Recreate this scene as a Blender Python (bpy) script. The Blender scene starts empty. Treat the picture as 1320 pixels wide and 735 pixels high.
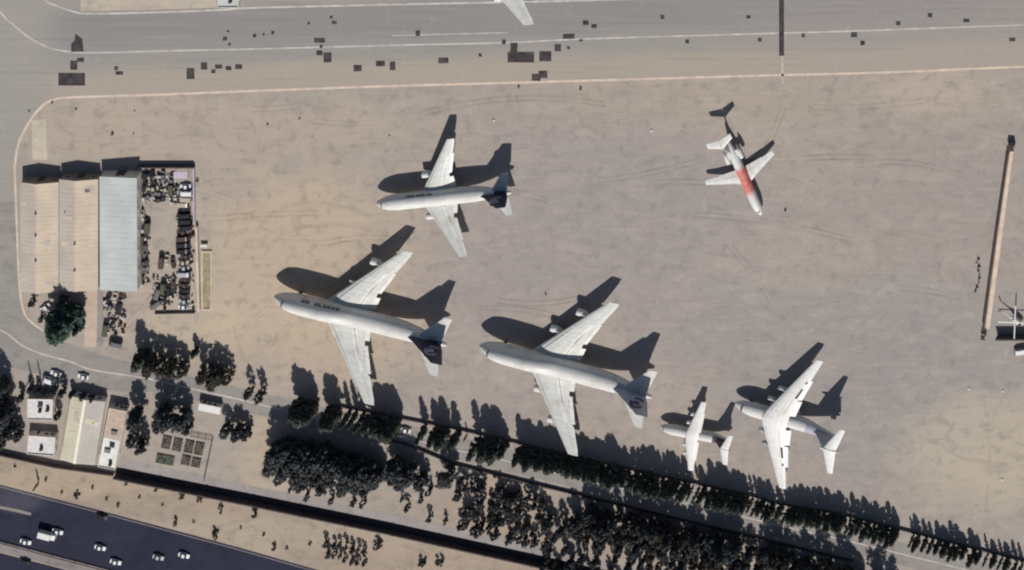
import bpy, math, random
from math import sin, cos, pi, radians, sqrt, atan2
from mathutils import Vector, Matrix

# ------------------------------------------------------------------ camera, sky, sun
S = bpy.context.scene
COL = S.collection
K = 3.40                       # photo pixels per metre on the ground
LX, LY = -0.34, 0.60           # how far the top of a 1 m post leans in the picture (right, down)
SX, SY = -0.20, -0.90          # where the tip of its shadow falls (right, down)
CAM_H = 3000.0
FRAME_W = 1320.0 / K

cam = bpy.data.cameras.new('camera')
cam.sensor_fit = 'HORIZONTAL'
cam.sensor_width = 36.0
cam.lens = 36.0 * CAM_H / FRAME_W
cam.shift_x = LX * CAM_H / FRAME_W
cam.shift_y = -LY * CAM_H / FRAME_W
cam.clip_start = 10.0
cam.clip_end = 20000.0
cam_ob = bpy.data.objects.new('camera', cam)
cam_ob.location = (-LX * CAM_H, LY * CAM_H, CAM_H)
cam_ob.rotation_euler = (0, 0, 0)
COL.objects.link(cam_ob)
S.camera = cam_ob

sun_dir = Vector((-SX, SY, 1.0)).normalized()          # towards the sun
sun_el = math.asin(sun_dir.z)
world = bpy.data.worlds.new('World'); S.world = world
world.use_nodes = True
wn = world.node_tree
sky = wn.nodes.new('ShaderNodeTexSky'); sky.sky_type = 'NISHITA'
sky.sun_disc = False
sky.sun_elevation = sun_el
sky.sun_rotation = atan2(sun_dir.x, sun_dir.y)
bg = wn.nodes['Background']; bg.inputs['Strength'].default_value = 0.052
wn.links.new(sky.outputs[0], bg.inputs['Color'])
sun = bpy.data.lights.new('sun', 'SUN'); sun.energy = 3.9; sun.angle = radians(0.53)
sun.color = (1.0, 0.955, 0.90)
sun_ob = bpy.data.objects.new('sun', sun)
sun_ob.rotation_euler = sun_dir.to_track_quat('Z', 'Y').to_euler()
sun_ob.location = (0, 0, 200)
COL.objects.link(sun_ob)
S.view_settings.view_transform = 'Standard'
S.view_settings.look = 'None'
S.view_settings.exposure = 0.0
S.view_settings.gamma = 1.0
S.view_settings.use_curve_mapping = False
S.cycles.filter_width = 2.1        # soft optics of a satellite picture

# ------------------------------------------------------------------ helpers
R = random.Random(7)
def W(px, py, z=0.0):
    """world x, y of the point at height z that the photo shows at pixel px, py"""
    return ((px - 660.0) / K - LX * z, -(py - 367.5) / K + LY * z)
def lin(r, g, b):
    f = lambda c: (c/255/12.92) if c/255 <= 0.04045 else ((c/255 + 0.055)/1.055)**2.4
    return (f(r), f(g), f(b))

class MB:
    def __init__(s): s.v = []; s.f = []
    def add(s, vs, fs):
        o = len(s.v); s.v += [tuple(v) for v in vs]; s.f += [tuple(i + o for i in f) for f in fs]
        return s
    def box(s, c, d, rz=0.0):
        hx, hy, hz = d[0]/2, d[1]/2, d[2]/2; ca, sa = cos(rz), sin(rz); vs = []
        for z in (-hz, hz):
            for x, y in ((-hx, -hy), (hx, -hy), (hx, hy), (-hx, hy)):
                vs.append((c[0] + x*ca - y*sa, c[1] + x*sa + y*ca, c[2] + z))
        return s.add(vs, [(3,2,1,0), (4,5,6,7), (0,1,5,4), (1,2,6,5), (2,3,7,6), (3,0,4,7)])
    def loft(s, rings, cap=True, closed=True):
        n = len(rings[0]); o = len(s.v); fs = []
        for r in rings: s.v += [tuple(p) for p in r]
        for i in range(len(rings) - 1):
            for j in range(n if closed else n - 1):
                k = (j + 1) % n
                fs.append((o+i*n+j, o+i*n+k, o+(i+1)*n+k, o+(i+1)*n+j))
        if cap:
            fs.append(tuple(o + j for j in range(n))[::-1])
            fs.append(tuple(o + (len(rings)-1)*n + j for j in range(n)))
        s.f += fs; return s
    def tube(s, a, b, ra, rb, n=6, cap=True):
        a = Vector(a); b = Vector(b); d = (b - a).normalized()
        u = d.orthogonal().normalized(); w = d.cross(u)
        ring = lambda p, r: [p + u*(r*cos(2*pi*j/n)) + w*(r*sin(2*pi*j/n)) for j in range(n)]
        return s.loft([ring(a, ra), ring(b, rb)], cap)
    def quad(s, a, b, c, d): return s.add([a, b, c, d], [(0,1,2,3)])
    def mesh(s, name, mat, smooth=False):
        m = bpy.data.meshes.new(name); m.from_pydata(s.v, [], s.f)
        if mat: m.materials.append(mat)
        if smooth:
            for p in m.polygons: p.use_smooth = True
        m.update(); return m
    def build(s, name, mat, parent=None, smooth=False):
        o = bpy.data.objects.new(name, s.mesh(name, mat, smooth)); COL.objects.link(o)
        if parent: o.parent = parent
        return o

def tag(o, label, cat=None, group=None, kind=None):
    if label: o['label'] = label
    if cat: o['category'] = cat
    if group: o['group'] = group
    if kind: o['kind'] = kind
    return o
def thing(name, label, cat, loc=(0,0,0), rz=0.0, group=None):
    o = bpy.data.objects.new(name, None); o.empty_display_size = 0.5
    o.location = loc; o.rotation_euler = (0, 0, rz); COL.objects.link(o)
    return tag(o, label, cat, group)
def copy_tree(src, parent=None):
    c = src.copy(); COL.objects.link(c); c.parent = parent
    for ch in list(src.children): copy_tree(ch, c)
    return c
def structure(name, mb, mat, parent=None, smooth=False):
    o = mb.build(name, mat, parent, smooth)
    if parent is None: o['kind'] = 'structure'
    return o
_T = ['','first','second','third','fourth','fifth','sixth','seventh','eighth','ninth','tenth','eleventh','twelfth',
      'thirteenth','fourteenth','fifteenth','sixteenth','seventeenth','eighteenth','nineteenth']
_D = {2: ('twenty','twentieth'), 3: ('thirty','thirtieth'), 4: ('forty','fortieth'), 5: ('fifty','fiftieth'), 6: ('sixty','sixtieth'), 7: ('seventy','seventieth'), 8: ('eighty','eightieth'), 9: ('ninety','ninetieth')}
def _ord(n):
    if n < 20: return _T[n]
    d, u = divmod(n, 10); return _D[d][1] if u == 0 else _D[d][0] + '-' + _T[u]
ORD = [_ord(i) for i in range(1, 100)]

# ------------------------------------------------------------------ materials
class NT:
    def __init__(s, name):
        s.m = bpy.data.materials.new(name); s.m.use_nodes = True; s.t = s.m.node_tree
        s.b = s.t.nodes['Principled BSDF']; s.geo = None; s.tc = None
    def node(s, k): return s.t.nodes.new(k)
    def put(s, sock, v):
        if hasattr(v, 'is_linked') or isinstance(v, bpy.types.NodeSocket): s.t.links.new(v, sock)
        elif isinstance(v, (tuple, list)) and len(v) == 3 and sock.type == 'RGBA': sock.default_value = (*v, 1)
        else: sock.default_value = v
    def pos(s):
        if not s.geo: s.geo = s.node('ShaderNodeNewGeometry')
        return s.geo.outputs['Position']
    def obj(s):
        if not s.tc: s.tc = s.node('ShaderNodeTexCoord')
        return s.tc.outputs['Object']
    def math(s, op, a, b=0.0, c=None, clamp=False):
        n = s.node('ShaderNodeMath'); n.operation = op; n.use_clamp = clamp
        s.put(n.inputs[0], a); s.put(n.inputs[1], b)
        if c is not None: s.put(n.inputs[2], c)
        return n.outputs[0]
    def xyz(s, v):
        n = s.node('ShaderNodeSeparateXYZ'); s.put(n.inputs[0], v); return n.outputs
    def scale(s, v, sc, rz=0.0):
        n = s.node('ShaderNodeMapping'); s.put(n.inputs['Vector'], v)
        n.inputs['Scale'].default_value = sc; n.inputs['Rotation'].default_value = (0, 0, rz); return n.outputs[0]
    def noise(s, v, sc, det=4.0, rough=0.55, dist=0.0):
        n = s.node('ShaderNodeTexNoise'); s.put(n.inputs['Vector'], v)
        n.inputs['Scale'].default_value = sc; n.inputs['Detail'].default_value = det
        n.inputs['Roughness'].default_value = rough; n.inputs['Distortion'].default_value = dist
        return n.outputs['Fac']
    def ramp(s, f, a, b):                       # smooth 0..1 between a and b
        n = s.node('ShaderNodeMapRange'); n.interpolation_type = 'SMOOTHSTEP'
        s.put(n.inputs['Value'], f); n.inputs['From Min'].default_value = a; n.inputs['From Max'].default_value = b
        return n.outputs[0]
    def mix(s, f, a, b, mode='MIX'):
        n = s.node('ShaderNodeMix'); n.data_type = 'RGBA'; n.blend_type = mode
        s.put(n.inputs[0], f); s.put(n.inputs[6], a); s.put(n.inputs[7], b); return n.outputs[2]
    def spot(s, px, py, rx, ry, soft=0.4):      # 1 inside an ellipse given in photo pixels
        x, y, _ = s.xyz(s.pos()); cx, cy = W(px, py)
        dx = s.math('DIVIDE', s.math('SUBTRACT', x, cx), rx/K); dy = s.math('DIVIDE', s.math('SUBTRACT', y, cy), ry/K)
        d = s.math('SQRT', s.math('ADD', s.math('MULTIPLY', dx, dx), s.math('MULTIPLY', dy, dy)))
        d = s.math('ADD', d, s.math('MULTIPLY', s.math('SUBTRACT', s.noise(s.pos(), 0.05, 5), 0.5), 1.1))
        return s.ramp(d, 1.0 + soft, 1.0 - soft)
    def bump(s, h, strength=0.3, dist=0.05):
        n = s.node('ShaderNodeBump'); n.inputs['Strength'].default_value = strength; n.inputs['Distance'].default_value = dist
        s.put(n.inputs['Height'], h); s.t.links.new(n.outputs[0], s.b.inputs['Normal'])
    def done(s, col, rough=0.8, metal=0.0, spec=0.3):
        s.put(s.b.inputs['Base Color'], col); s.put(s.b.inputs['Roughness'], rough)
        s.b.inputs['Metallic'].default_value = metal
        s.b.inputs['Specular IOR Level'].default_value = spec
        return s.m
def sc3(c, k): return tuple(min(1.0, x*k) for x in c)

def simple(name, c, rough=0.7, var=0.12, scale=0.6, metal=0.0, spec=0.3, use_obj=True):
    n = NT(name); p = n.obj() if use_obj else n.pos()
    f = n.noise(p, scale, 5, 0.6)
    return n.done(n.mix(n.ramp(f, 0.3, 0.7), sc3(c, 1-var), sc3(c, 1+var)), rough, metal, spec)

def earth_mat(name, base, grey, spots=(), streak=0.10, grain=0.16, extra=None):
    n = NT(name); p = n.pos()
    big = n.noise(p, 0.018, 6, 0.6, 0.6)
    col = n.mix(n.ramp(big, 0.35, 0.68), base, grey)
    for (px, py, rx, ry, c, amt) in spots:
        col = n.mix(n.math('MULTIPLY', n.spot(px, py, rx, ry), amt), col, c)
    st = n.noise(n.scale(p, (0.035, 0.55, 1), 0.05), 1.0, 6, 0.65, 0.4)
    col = n.mix(n.math('MULTIPLY', n.ramp(st, 0.52, 0.75), streak*2.4), col, sc3(base, 1.28))
    col = n.mix(n.math('MULTIPLY', n.ramp(st, 0.48, 0.28), streak*2.4), col, sc3(grey, 0.74))
    sw = n.noise(n.scale(p, (0.05, 0.16, 1), 0.5), 1.0, 7, 0.7, 2.2)
    col = n.mix(n.math('MULTIPLY', n.ramp(sw, 0.55, 0.72), 0.22), col, sc3(base, 1.25))
    md = n.noise(p, 0.22, 7, 0.7)
    col = n.mix(n.math('MULTIPLY', n.ramp(md, 0.50, 0.68), 0.52), col, sc3(grey, 0.68))
    m3 = n.noise(n.scale(p, (0.35, 0.6, 1), 0.2), 1.0, 6, 0.7, 0.5)
    col = n.mix(n.math('MULTIPLY', n.ramp(m3, 0.55, 0.70), 0.35), col, sc3(base, 1.24))
    col = n.mix(n.math('MULTIPLY', n.ramp(m3, 0.42, 0.28), 0.35), col, sc3(grey, 0.70))
    m2 = n.noise(n.scale(p, (0.09, 0.2, 1), 0.15), 1.0, 7, 0.68, 0.8)
    col = n.mix(n.math('MULTIPLY', n.ramp(m2, 0.50, 0.66), 0.34), col, sc3(base, 1.20))
    col = n.mix(n.math('MULTIPLY', n.ramp(m2, 0.47, 0.34), 0.40), col, sc3(grey, 0.78))
    fg = n.noise(p, 1.6, 6, 0.75)
    col = n.mix(n.math('MULTIPLY', n.ramp(fg, 0.35, 0.7), grain), col, sc3(grey, 0.55))
    peb = n.noise(p, 0.9, 3, 0.5)
    col = n.mix(n.math('MULTIPLY', n.ramp(peb, 0.70, 0.80), 0.35), col, sc3(grey, 0.5))
    if extra: col = extra(n, col)
    n.bump(n.noise(p, 1.1, 7, 0.75), 0.25, 0.25)
    return n.done(col, 0.95, 0, 0.1)

TAN = lin(172, 161, 149); GRY = lin(160, 152, 146)
M = {}
M['ground'] = earth_mat('bare_earth', TAN, GRY, [
    (390, 350, 190, 130, lin(192,173,150), .9), (250, 165, 260, 45, lin(181,166,149), .7),
    (780, 330, 260, 170, lin(159,151,148), .85), (1130, 480, 190, 130, lin(154,149,146), .85),
    (1270, 580, 110, 70, lin(188,176,156), .75), (1000, 125, 380, 34, lin(172,159,146), .7),
    (1180, 260, 150, 110, lin(160,151,145), .7), (240, 420, 70, 40, lin(198,180,156), .7),
    (1205, 118, 70, 30, lin(186,172,155), .6), (240, 330, 40, 90, lin(172,163,152), .6),
    (560, 690, 420, 50, lin(160,146,132), .6), (350, 600, 50, 60, lin(188,170,148), .6),
    (640, 650, 60, 40, lin(176,153,134), .6), (720, 440, 90, 60, lin(176,164,150), .5), (1010, 330, 120, 50, lin(172,162,150), .4)])
M['sand'] = earth_mat('sandy_bank', lin(172,156,139), lin(156,143,130), [(330, 690, 240, 22, lin(184,170,152), .5), (90, 620, 120, 20, lin(186,168,142), .6)], .06, .24)
def taxi(n, col): return col
def taxi_mat():
    n = NT('worn_taxiway_asphalt'); p = n.pos(); x, y, _ = n.xyz(p)
    px = n.math('MULTIPLY_ADD', x, K, 660.0); py = n.math('MULTIPLY_ADD', y, -K, 367.5)
    v = n.math('ADD', n.math('MULTIPLY_ADD', px, 0.03, 0.0), py)
    v = n.math('ADD', v, n.math('MULTIPLY', n.math('SUBTRACT', n.noise(n.scale(p, (.02, .12, 1)), 1.0, 6, .6), 0.5), 34.0))
    dark = lin(142,139,137); mid = lin(152,148,143); tan = lin(170,159,146)
    col = n.mix(n.ramp(v, 52, 78), dark, mid)
    col = n.mix(n.ramp(v, 80, 106), col, tan)
    col = n.mix(n.ramp(v, 22, 12), col, lin(160,152,144))
    col = n.mix(n.ramp(n.math('ADD', px, n.math('MULTIPLY', n.noise(p, .05, 5), 60.0)), 140, 60), col, lin(158,154,146))
    col = n.mix(n.math('MULTIPLY', n.ramp(px, 700, 1300), 0.35), col, lin(165,155,147))
    st = n.noise(n.scale(p, (0.02, 0.8, 1), -0.03), 1.0, 6, .65)
    col = n.mix(n.math('MULTIPLY', n.ramp(st, .5, .72), .30), col, lin(172,164,156))
    col = n.mix(n.math('MULTIPLY', n.ramp(st, .48, .3), .30), col, lin(122,119,116))
    fg = n.noise(p, 1.3, 6, .75)
    col = n.mix(n.math('MULTIPLY', n.ramp(fg, .35, .7), .16), col, lin(110,107,104))
    arc = n.noise(n.scale(p, (.12, .05, 1), .6), 1.0, 4, .6, 3.0)
    col = n.mix(n.math('MULTIPLY', n.ramp(arc, .62, .70), .20), col, lin(180,172,164))
    n.bump(n.noise(p, 2.0, 5, .7), 0.15, 0.1)
    return n.done(col, .9, 0, .15)
M['taxi'] = taxi_mat()
M['road'] = earth_mat('dusty_service_road', lin(154,149,143), lin(143,138,134), [], .10, .14)
M['path'] = earth_mat('pale_packed_path', lin(163,156,152), lin(150,144,141), [], .06, .14)
M['apron'] = earth_mat('pale_concrete_apron', lin(190,179,163), lin(178,167,153), [], .08, .16)
M['slab'] = earth_mat('pale_concrete_slab', lin(196,186,166), lin(186,176,158), [], .04, .12)
M['hwy'] = earth_mat('dark_highway_asphalt', lin(53,54,70), lin(46,47,62), [(20, 640, 40, 18, lin(84,84,94), .8)], .08, .12)
M['shade_strip'] = earth_mat('dark_wall_shade_strip', lin(84,78,80), lin(74,68,72), [], .06, .2)  # dark ground colour that deepens the perimeter wall's shadow
M['median'] = earth_mat('median_gravel', lin(150,142,138), lin(130,122,120), [], .06, .2)
M['line'] = simple('worn_white_line_paint', lin(188,181,174), .8, .2, .25, use_obj=False)
M['edge'] = simple('pale_kerb_edging', lin(204,187,170), .9, .14, .3, use_obj=False)
def tar_mat():
    n = NT('fresh_asphalt_patch'); p = n.pos()
    col = n.mix(n.ramp(n.noise(p, .35, 5, .65), .35, .7), lin(58,53,55), lin(84,79,79))
    col = n.mix(n.math('MULTIPLY', n.ramp(n.noise(p, 1.2, 6, .75), .58, .72), .5), col, lin(124,118,114))
    return n.done(col, .92, 0, .15)
M['tar'] = tar_mat()
M['backfill'] = simple('pale_trench_backfill', lin(188,174,158), .9, .15, .5, use_obj=False)
M['soil'] = simple('dark_garden_soil', lin(112,103,95), .95, .3, 1.2, use_obj=False)
M['concrete'] = simple('weathered_concrete', lin(176,166,154), .9, .14, .4, use_obj=False)
M['darkwall'] = simple('grimy_brown_wall', lin(74,67,70), .9, .18, .4, use_obj=False)
M['coping'] = simple('dark_bitumen_coping', lin(70,60,58), .9, .2, .5, use_obj=False)
M['lilac'] = simple('lilac_painted_metal', lin(186,176,190), .6, .12, .8)

def paint(name, c, var=.07, rough=.42):
    n = NT(name); p = n.obj()
    a = n.noise(n.scale(p, (.25, 1.2, .6)), 1.0, 6, .65); b = n.noise(p, .18, 5, .6); f = n.noise(p, 1.4, 5, .7)
    col = n.mix(n.ramp(a, .35, .72), sc3(c, 1+var*.5), sc3(c, 1-var))
    col = n.mix(n.math('MULTIPLY', n.ramp(b, .48, .72), .62), col, sc3((c[0]*.92, c[1]*.87, c[2]*.80), .86))
    col = n.mix(n.math('MULTIPLY', n.ramp(f, .52, .78), .42), col, sc3(c, .72))
    return n.done(col, rough, 0, .4)
M['white'] = paint('dusty_white_aircraft_paint', (.72, .71, .67), .13)
M['grey_w'] = paint('light_grey_wing_paint', (.58, .585, .55), .14)
M['bright'] = paint('clean_white_aircraft_paint', (.74, .73, .70), .10)
M['navy'] = paint('navy_tail_paint', lin(60, 58, 80), .15)
M['tailgrey'] = paint('grey_tail_paint', lin(176, 176, 186), .10)
M['browntail'] = paint('dark_brown_tail_paint', lin(110, 92, 92), .10)
M['lilacw'] = paint('cool_white_tail_paint', (.70, .69, .74), .06)
def red_mat():
    n = NT('faded_red_paint'); p = n.obj(); x, y, z = n.xyz(p)
    f = n.noise(p, .5, 5, .65); xx = n.math('ADD', x, n.math('MULTIPLY', n.math('SUBTRACT', f, .5), 2.2))
    col = n.mix(n.ramp(f, .3, .7), lin(212,110,104), lin(226,146,138))
    col = n.mix(n.ramp(xx, 11.2, 8.4), col, (.72,.68,.65)); col = n.mix(n.ramp(xx, 19.0, 20.6), col, (.72,.68,.66))
    return n.done(col, .5, 0, .3)
M['red'] = red_mat()
M['gap'] = simple('grimy_panel_gap', (.22,.22,.21), .8, .2, 1.0)
M['metal'] = simple('bare_nacelle_metal', (.55, .55, .54), .35, .12, .8, .6, .5)
M['black'] = simple('black_marking_paint', (.03, .03, .035), .6, .2, 1.0)
M['dark'] = simple('dark_opening', (.025, .025, .028), .8, .2, 1.0)
M['glass'] = simple('dark_glass', (.02, .025, .03), .08, .1, 1.0, 0, .6)
M['rubber'] = simple('tyre_rubber', (.03, .03, .03), .9, .1, 2.0)
M['emb_l'] = simple('pale_emblem_paint', lin(152, 154, 172), .5, .08, 1.0)
M['emb_d'] = simple('dark_emblem_paint', lin(84, 84, 100), .5, .08, 1.0)

def ribbon(name, pts, width, z, mat, parent=None, kind='structure', thick=0.0):
    """flat strip along world points, mitred"""
    mb = MB(); L = []; Rr = []
    for i, p in enumerate(pts):
        a = Vector(pts[max(0, i-1)]); b = Vector(pts[min(len(pts)-1, i+1)]); d = (b - a).normalized(); nrm = Vector((-d.y, d.x))
        w = width[i] if isinstance(width, (list, tuple)) else width
        c = Vector(p); L.append(c + nrm*w/2); Rr.append(c - nrm*w/2)
    for i in range(len(pts)-1):
        o = len(mb.v)
        mb.add([(*Rr[i], z), (*Rr[i+1], z), (*L[i+1], z), (*L[i], z)], [(0,1,2,3)])
        if thick:
            mb.add([(*Rr[i], z-thick), (*Rr[i+1], z-thick), (*Rr[i+1], z), (*Rr[i], z)], [(0,1,2,3)])
            mb.add([(*L[i+1], z-thick), (*L[i], z-thick), (*L[i], z), (*L[i+1], z)], [(0,1,2,3)])
    o = mb.build(name, mat, parent)
    if kind and not parent: o['kind'] = kind
    return o
def smooth_line(pts, n=6):
    """Catmull-Rom through pixel points"""
    P = [Vector(p) for p in pts]; out = []
    for i in range(len(P)-1):
        p0 = P[max(0, i-1)]; p1 = P[i]; p2 = P[i+1]; p3 = P[min(len(P)-1, i+2)]
        for j in range(n):
            t = j/n
            out.append(0.5*((2*p1) + (p2-p0)*t + (2*p0-5*p1+4*p2-p3)*t*t + (3*p1-p0-3*p2+p3)*t**3))
    out.append(P[-1]); return out
def wline(pts, n=6): return [W(p.x, p.y) for p in smooth_line(pts, n)]
def poly(name, pts, z, mat, parent=None):
    mb = MB(); mb.add([(*W(*p), z) for p in pts], [tuple(range(len(pts)))[::-1]])
    o = mb.build(name, mat, parent)
    if not parent: o['kind'] = 'structure'
    return o

def track_mat():
    n = NT('faint_tyre_track'); p = n.pos()
    n.b.inputs['Base Color'].default_value = (*lin(196,184,168), 1); n.b.inputs['Roughness'].default_value = .95
    n.put(n.b.inputs['Alpha'], n.math('MULTIPLY', n.ramp(n.noise(p, .25, 6, .7), .38, .70), .6))
    return n.m
M['track'] = track_mat(); M['trackt'] = M['track']

# ------------------------------------------------------------------ the ground
g = MB(); E = 3000.0
g.quad((-E,-E,0), (E,-E,0), (E,E,0), (-E,E,0)); structure('ground', g, M['ground'])

EDGE = [(18,560),(16,420),(18,300),(19,215),(24,185),(38,157),(54,137),(68,129),(92,125.5),(200,122),(330,117),(500,111),(700,105.5),(960,98),(1150,93),(1320,86),(1700,74)]
edge_line = smooth_line(EDGE[3:], 8)
tw = MB()
outer = [(p.x, p.y) for p in edge_line]
top = [(x, -600) for x, _ in outer]
# taxiway sheet: quads from the edge line up to the north and west
vs = []; fs = []
for i, (x, y) in enumerate(outer):
    vs.append((*W(x, y), .02)); vs.append((*W(min(x, x), -700), .02))
for i in range(len(outer)-1): fs.append((2*i, 2*i+2, 2*i+3, 2*i+1))
tw.add(vs, fs)
tw.quad((*W(-700, 420), .02), (*W(19, 420), .02), (*W(19, 215), .02), (*W(-700, 215), .02))
tw.quad((*W(-700, 215), .02), (*W(19, 215), .02), (*W(19, -700), .02), (*W(-700, -700), .02))
taxiway = structure('taxiway', tw, M['taxi'])
ribbon('edge_line', [W(p.x, p.y) for p in edge_line], .95, .05, M['edge'], taxiway)
ribbon('edge_line', wline([(19,215),(22,300),(25,365),(31,402),(44,418),(60,428)]), .8, .055, M['edge'], taxiway)
ribbon('taxi_line', wline([(40,-30),(58,0),(75,8),(95,15),(112,17.5),(180,16.5),(280,13),(330,10),(500,6),(640,3),(800,-1),(1320,-18)]), .75, .045, M['line'], taxiway)
ribbon('taxi_line', wline([(-40,-40),(0,15),(15,30),(40,50),(65,62),(85,66),(115,68),(200,66),(330,63),(500,58.5),(650,55),(760,50),(960,44),(1100,40),(1320,32),(1600,22)]), .62, .045, M['line'], taxiway)
ribbon('taxi_line', wline([(505,46),(580,44),(655,42)]), .4, .044, M['line'], taxiway)
for pts in ([(742,52),(752,60),(766,66),(773,70)], [(758,52),(765,60),(772,66)], [(790,50),(800,58),(815,67),(832,72)], [(920,48),(940,58),(970,66),(1000,68)]):
    ribbon('tyre_mark', wline(pts), .5, .045, M['trackt'], taxiway)

PATCH = [(92.5,102,34,16),(104,77,9,5),(95,84,9,12),(150,88,5,5),(154,94,10,4),(245.6,95,10,14),(263,85,8,9),(275,92,5,5),(282,86,9,5),
 (294.6,88,7,5),(308,86,9,6),(290,50,5,5),(294,40,3,3),(296,57,4,3),(328,46,4,4),(340,44,3,3),(352,42,4,4),(398,30,3.5,3),(427,22,4,3.5),
 (431,29,6,4),(412,52,14,6),(414,60,4,4),(412,68,8,6),(422,74,10,13),(461,88,10,8),(490.5,82,11,7),(506,85,7,11),(571.6,78,13,7),
 (538.7,43,5.5,6.5),(619,71,4,4),(649.7,54,5,6),(671.5,73.6,34,14),(662.7,61,9,12),(703,72.5,16,13),(719,61.6,8,9),(733,47,15,6.5),
 (732.8,61.6,4,4),(748.6,52,5,3),(755,29.5,8,6),(766,33.5,7,5),(854,22,5,5),(886,53.5,5,5),(691,100,11,9),(700,96,11.5,9),(965,22,5.5,4),
 (979.6,51,5,5),(1035.5,45.5,4,5),(1101,44.5,8,6.5),(1112,55.6,6,5.5),(1158,30,5.5,5.5),(1199,19.6,6,5),(1246,26.5,8,4),(1305,51,8,5),(1007.7,16,6.5,112)]
for i, (px, py, w, h) in enumerate(PATCH):
    x, y = W(px, py); a, b = w/K/2, h/K/2; j = lambda: R.uniform(-.12, .12)
    z = .06 + .0035*(i % 5)
    cs = [(x-a+j(), y-b+j()), (x+a+j(), y-b+j()), (x+a+j(), y+b+j()), (x-a+j(), y+b+j())]
    mb = MB(); mb.loft([[(*c, .021) for c in cs], [(*c, z) for c in cs]]); mb.build('asphalt_patch', M['tar'], taxiway)
mb = MB(); cs = [W(*p) for p in ((97,43.5),(106,50),(108,66.5),(92,67),(91.5,57),(96.5,52))][::-1]
mb.loft([[(*c, .021) for c in cs], [(*c, .075) for c in cs]]); mb.build('asphalt_patch', M['tar'], taxiway)
ribbon('trench_backfill', [W(1008.5,72), W(1009,108)], .8, .05, M['backfill'], taxiway)
poly('concrete_apron', [(104,-60),(104,14.3),(180,13.2),(279,9.8),(279,-60)][::-1], .05, M['apron'])

GROUND = bpy.data.objects['ground']
for i, (pts, w) in enumerate((([(1165,158),(1200,152),(1230,146),(1250,134),(1290,128)], 2.6), ([(170,196),(185,185),(215,180),(250,172),(300,166),(330,164)], 1.4), ([(180,380),(210,372),(200,350)], 1.0),
        ([(1305,500),(1280,540),(1275,600),(1270,660)], 1.2), ([(1120,600),(1150,612),(1180,628),(1215,640)], 2.0), ([(1180,560),(1210,572),(1240,590),(1300,600)], 1.6), ([(330,300),(360,270),(420,262),(480,280)], 1.6), ([(340,330),(370,300),(430,290),(500,300)], 1.4),
        ([(300,420),(320,470),(360,490),(420,480)], 1.5), ([(620,158),(700,155),(780,150),(860,148)], 1.0), ([(1080,180),(1150,200),(1220,190),(1290,200)], 1.2), ([(1120,260),(1160,262),(1200,272)], 3.0), ([(1040,120),(1060,118),(1095,117)], .8), ([(880,420),(960,410),(1060,430),(1120,480)], 1.4))):
    ribbon('tyre_track', wline(pts, 8), w, .006 + .001*i, M['track'], GROUND)

def track_dark():
    n = NT('dark_tyre_track'); p = n.pos()
    n.b.inputs['Base Color'].default_value = (*lin(136,126,118), 1); n.b.inputs['Roughness'].default_value = .95
    n.put(n.b.inputs['Alpha'], n.math('MULTIPLY', n.ramp(n.noise(p, .07, 6, .7), .30, .70), .20)); return n.m
M['trackd'] = track_dark()
qt = random.Random(21)
for i in range(34):
    x0 = qt.uniform(230, 1240); y0 = qt.uniform(135, 480); a = qt.choice([0, 0, .1, -.15, 1.2, 2.0]) + qt.uniform(-.3, .3); cv = qt.uniform(-.006, .006); L = qt.uniform(60, 240)
    pts = []; x, y, aa = x0, y0, a
    for k in range(9):
        pts.append((x, y)); x += cos(aa)*L/8; y += sin(aa)*L/8*.7; aa += cv*L/8
        if y > 495 or y < 128 or x > 1250: break
    if len(pts) < 4: continue
    for dd in (0, 6.2):
        ribbon('tyre_track', wline([(px_ + dd*sin(a), py_ - dd*cos(a)) for px_, py_ in pts], 4), qt.uniform(.45, .9), .0215 + .0006*i + .0003*(dd > 0), M['trackd'] if i % 3 else M['track'], GROUND)

# roads
ROAD = [(8,-40),(6,150),(7,260),(8,340),(14,392),(34,428),(70,451),(120,470),(200,490),(330,520),(430,543),(540,566),(640,590),(720,609),(810,630),(912,654),(1003,677),(1100,698),(1200,724),(1320,752),(1500,795)]
ribbon('service_road', wline(ROAD[2:]), 8.4, .03, M['road'])
poly('road_verge', [(-300,395),(0,395),(14,420),(45,445),(110,470),(200,492),(330,522),(330,532),(200,505),(150,505),(80,490),(0,470),(-300,440)], .024, M['road'])
ROADLINE = [(-20,412),(0,425),(12,432),(30,446),(55,456.5),(90,466),(120,477),(190,488),(260,504),(330,520),(430,545),(520,564),(582,579),(647,593),(720,611),(806,631),(912,655),(1003,677),(1100,699),(1320,753)]
ribbon('road_line', wline(ROADLINE), [.6 if i < 60 else .42 for i in range(len(smooth_line(ROADLINE, 6)))], .045, M['line'])
M['drive'] = earth_mat('tan_packed_drive', lin(196,178,160), lin(188,170,153), [], .05, .12)
ribbon('driveway', wline([(118,370),(118,410),(117,447)]), 5.0, .02, M['drive'])
ribbon('side_lane', wline([(129.5,370),(129.5,410),(128.5,447)]), 2.4, .022, M['road'])
poly('concrete_slab', [(41,155),(59,153),(61,206),(42,206)], .03, M['slab'])
ribbon('wall_shade_strip', wline([(150,606.5),(340,644.5),(500,677.5),(690,719.5),(760,735.5),(900,767)]), 2.7, .026, M['shade_strip'])  # dark strip sized to the perimeter wall's cast shadow
ribbon('footpath', wline([(150,596),(340,636),(500,668),(690,711),(800,735),(900,756)]), 3.4, .02, M['path'])
poly('sandy_bank', [(-300,520),(0,578),(149,611),(340,649),(500,682),(690,724),(900,772),(900,860),(404,735),(300,704),(150,664),(0,625),(-300,548)], .015, M['sand'])
HWY = lambda off: [(-300,548+off),(0,625+off),(150,664+off),(300,704+off),(420,738+off),(700,812+off)]
ribbon('highway', wline(HWY(37)), 21.2, .035, M['hwy'])
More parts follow.
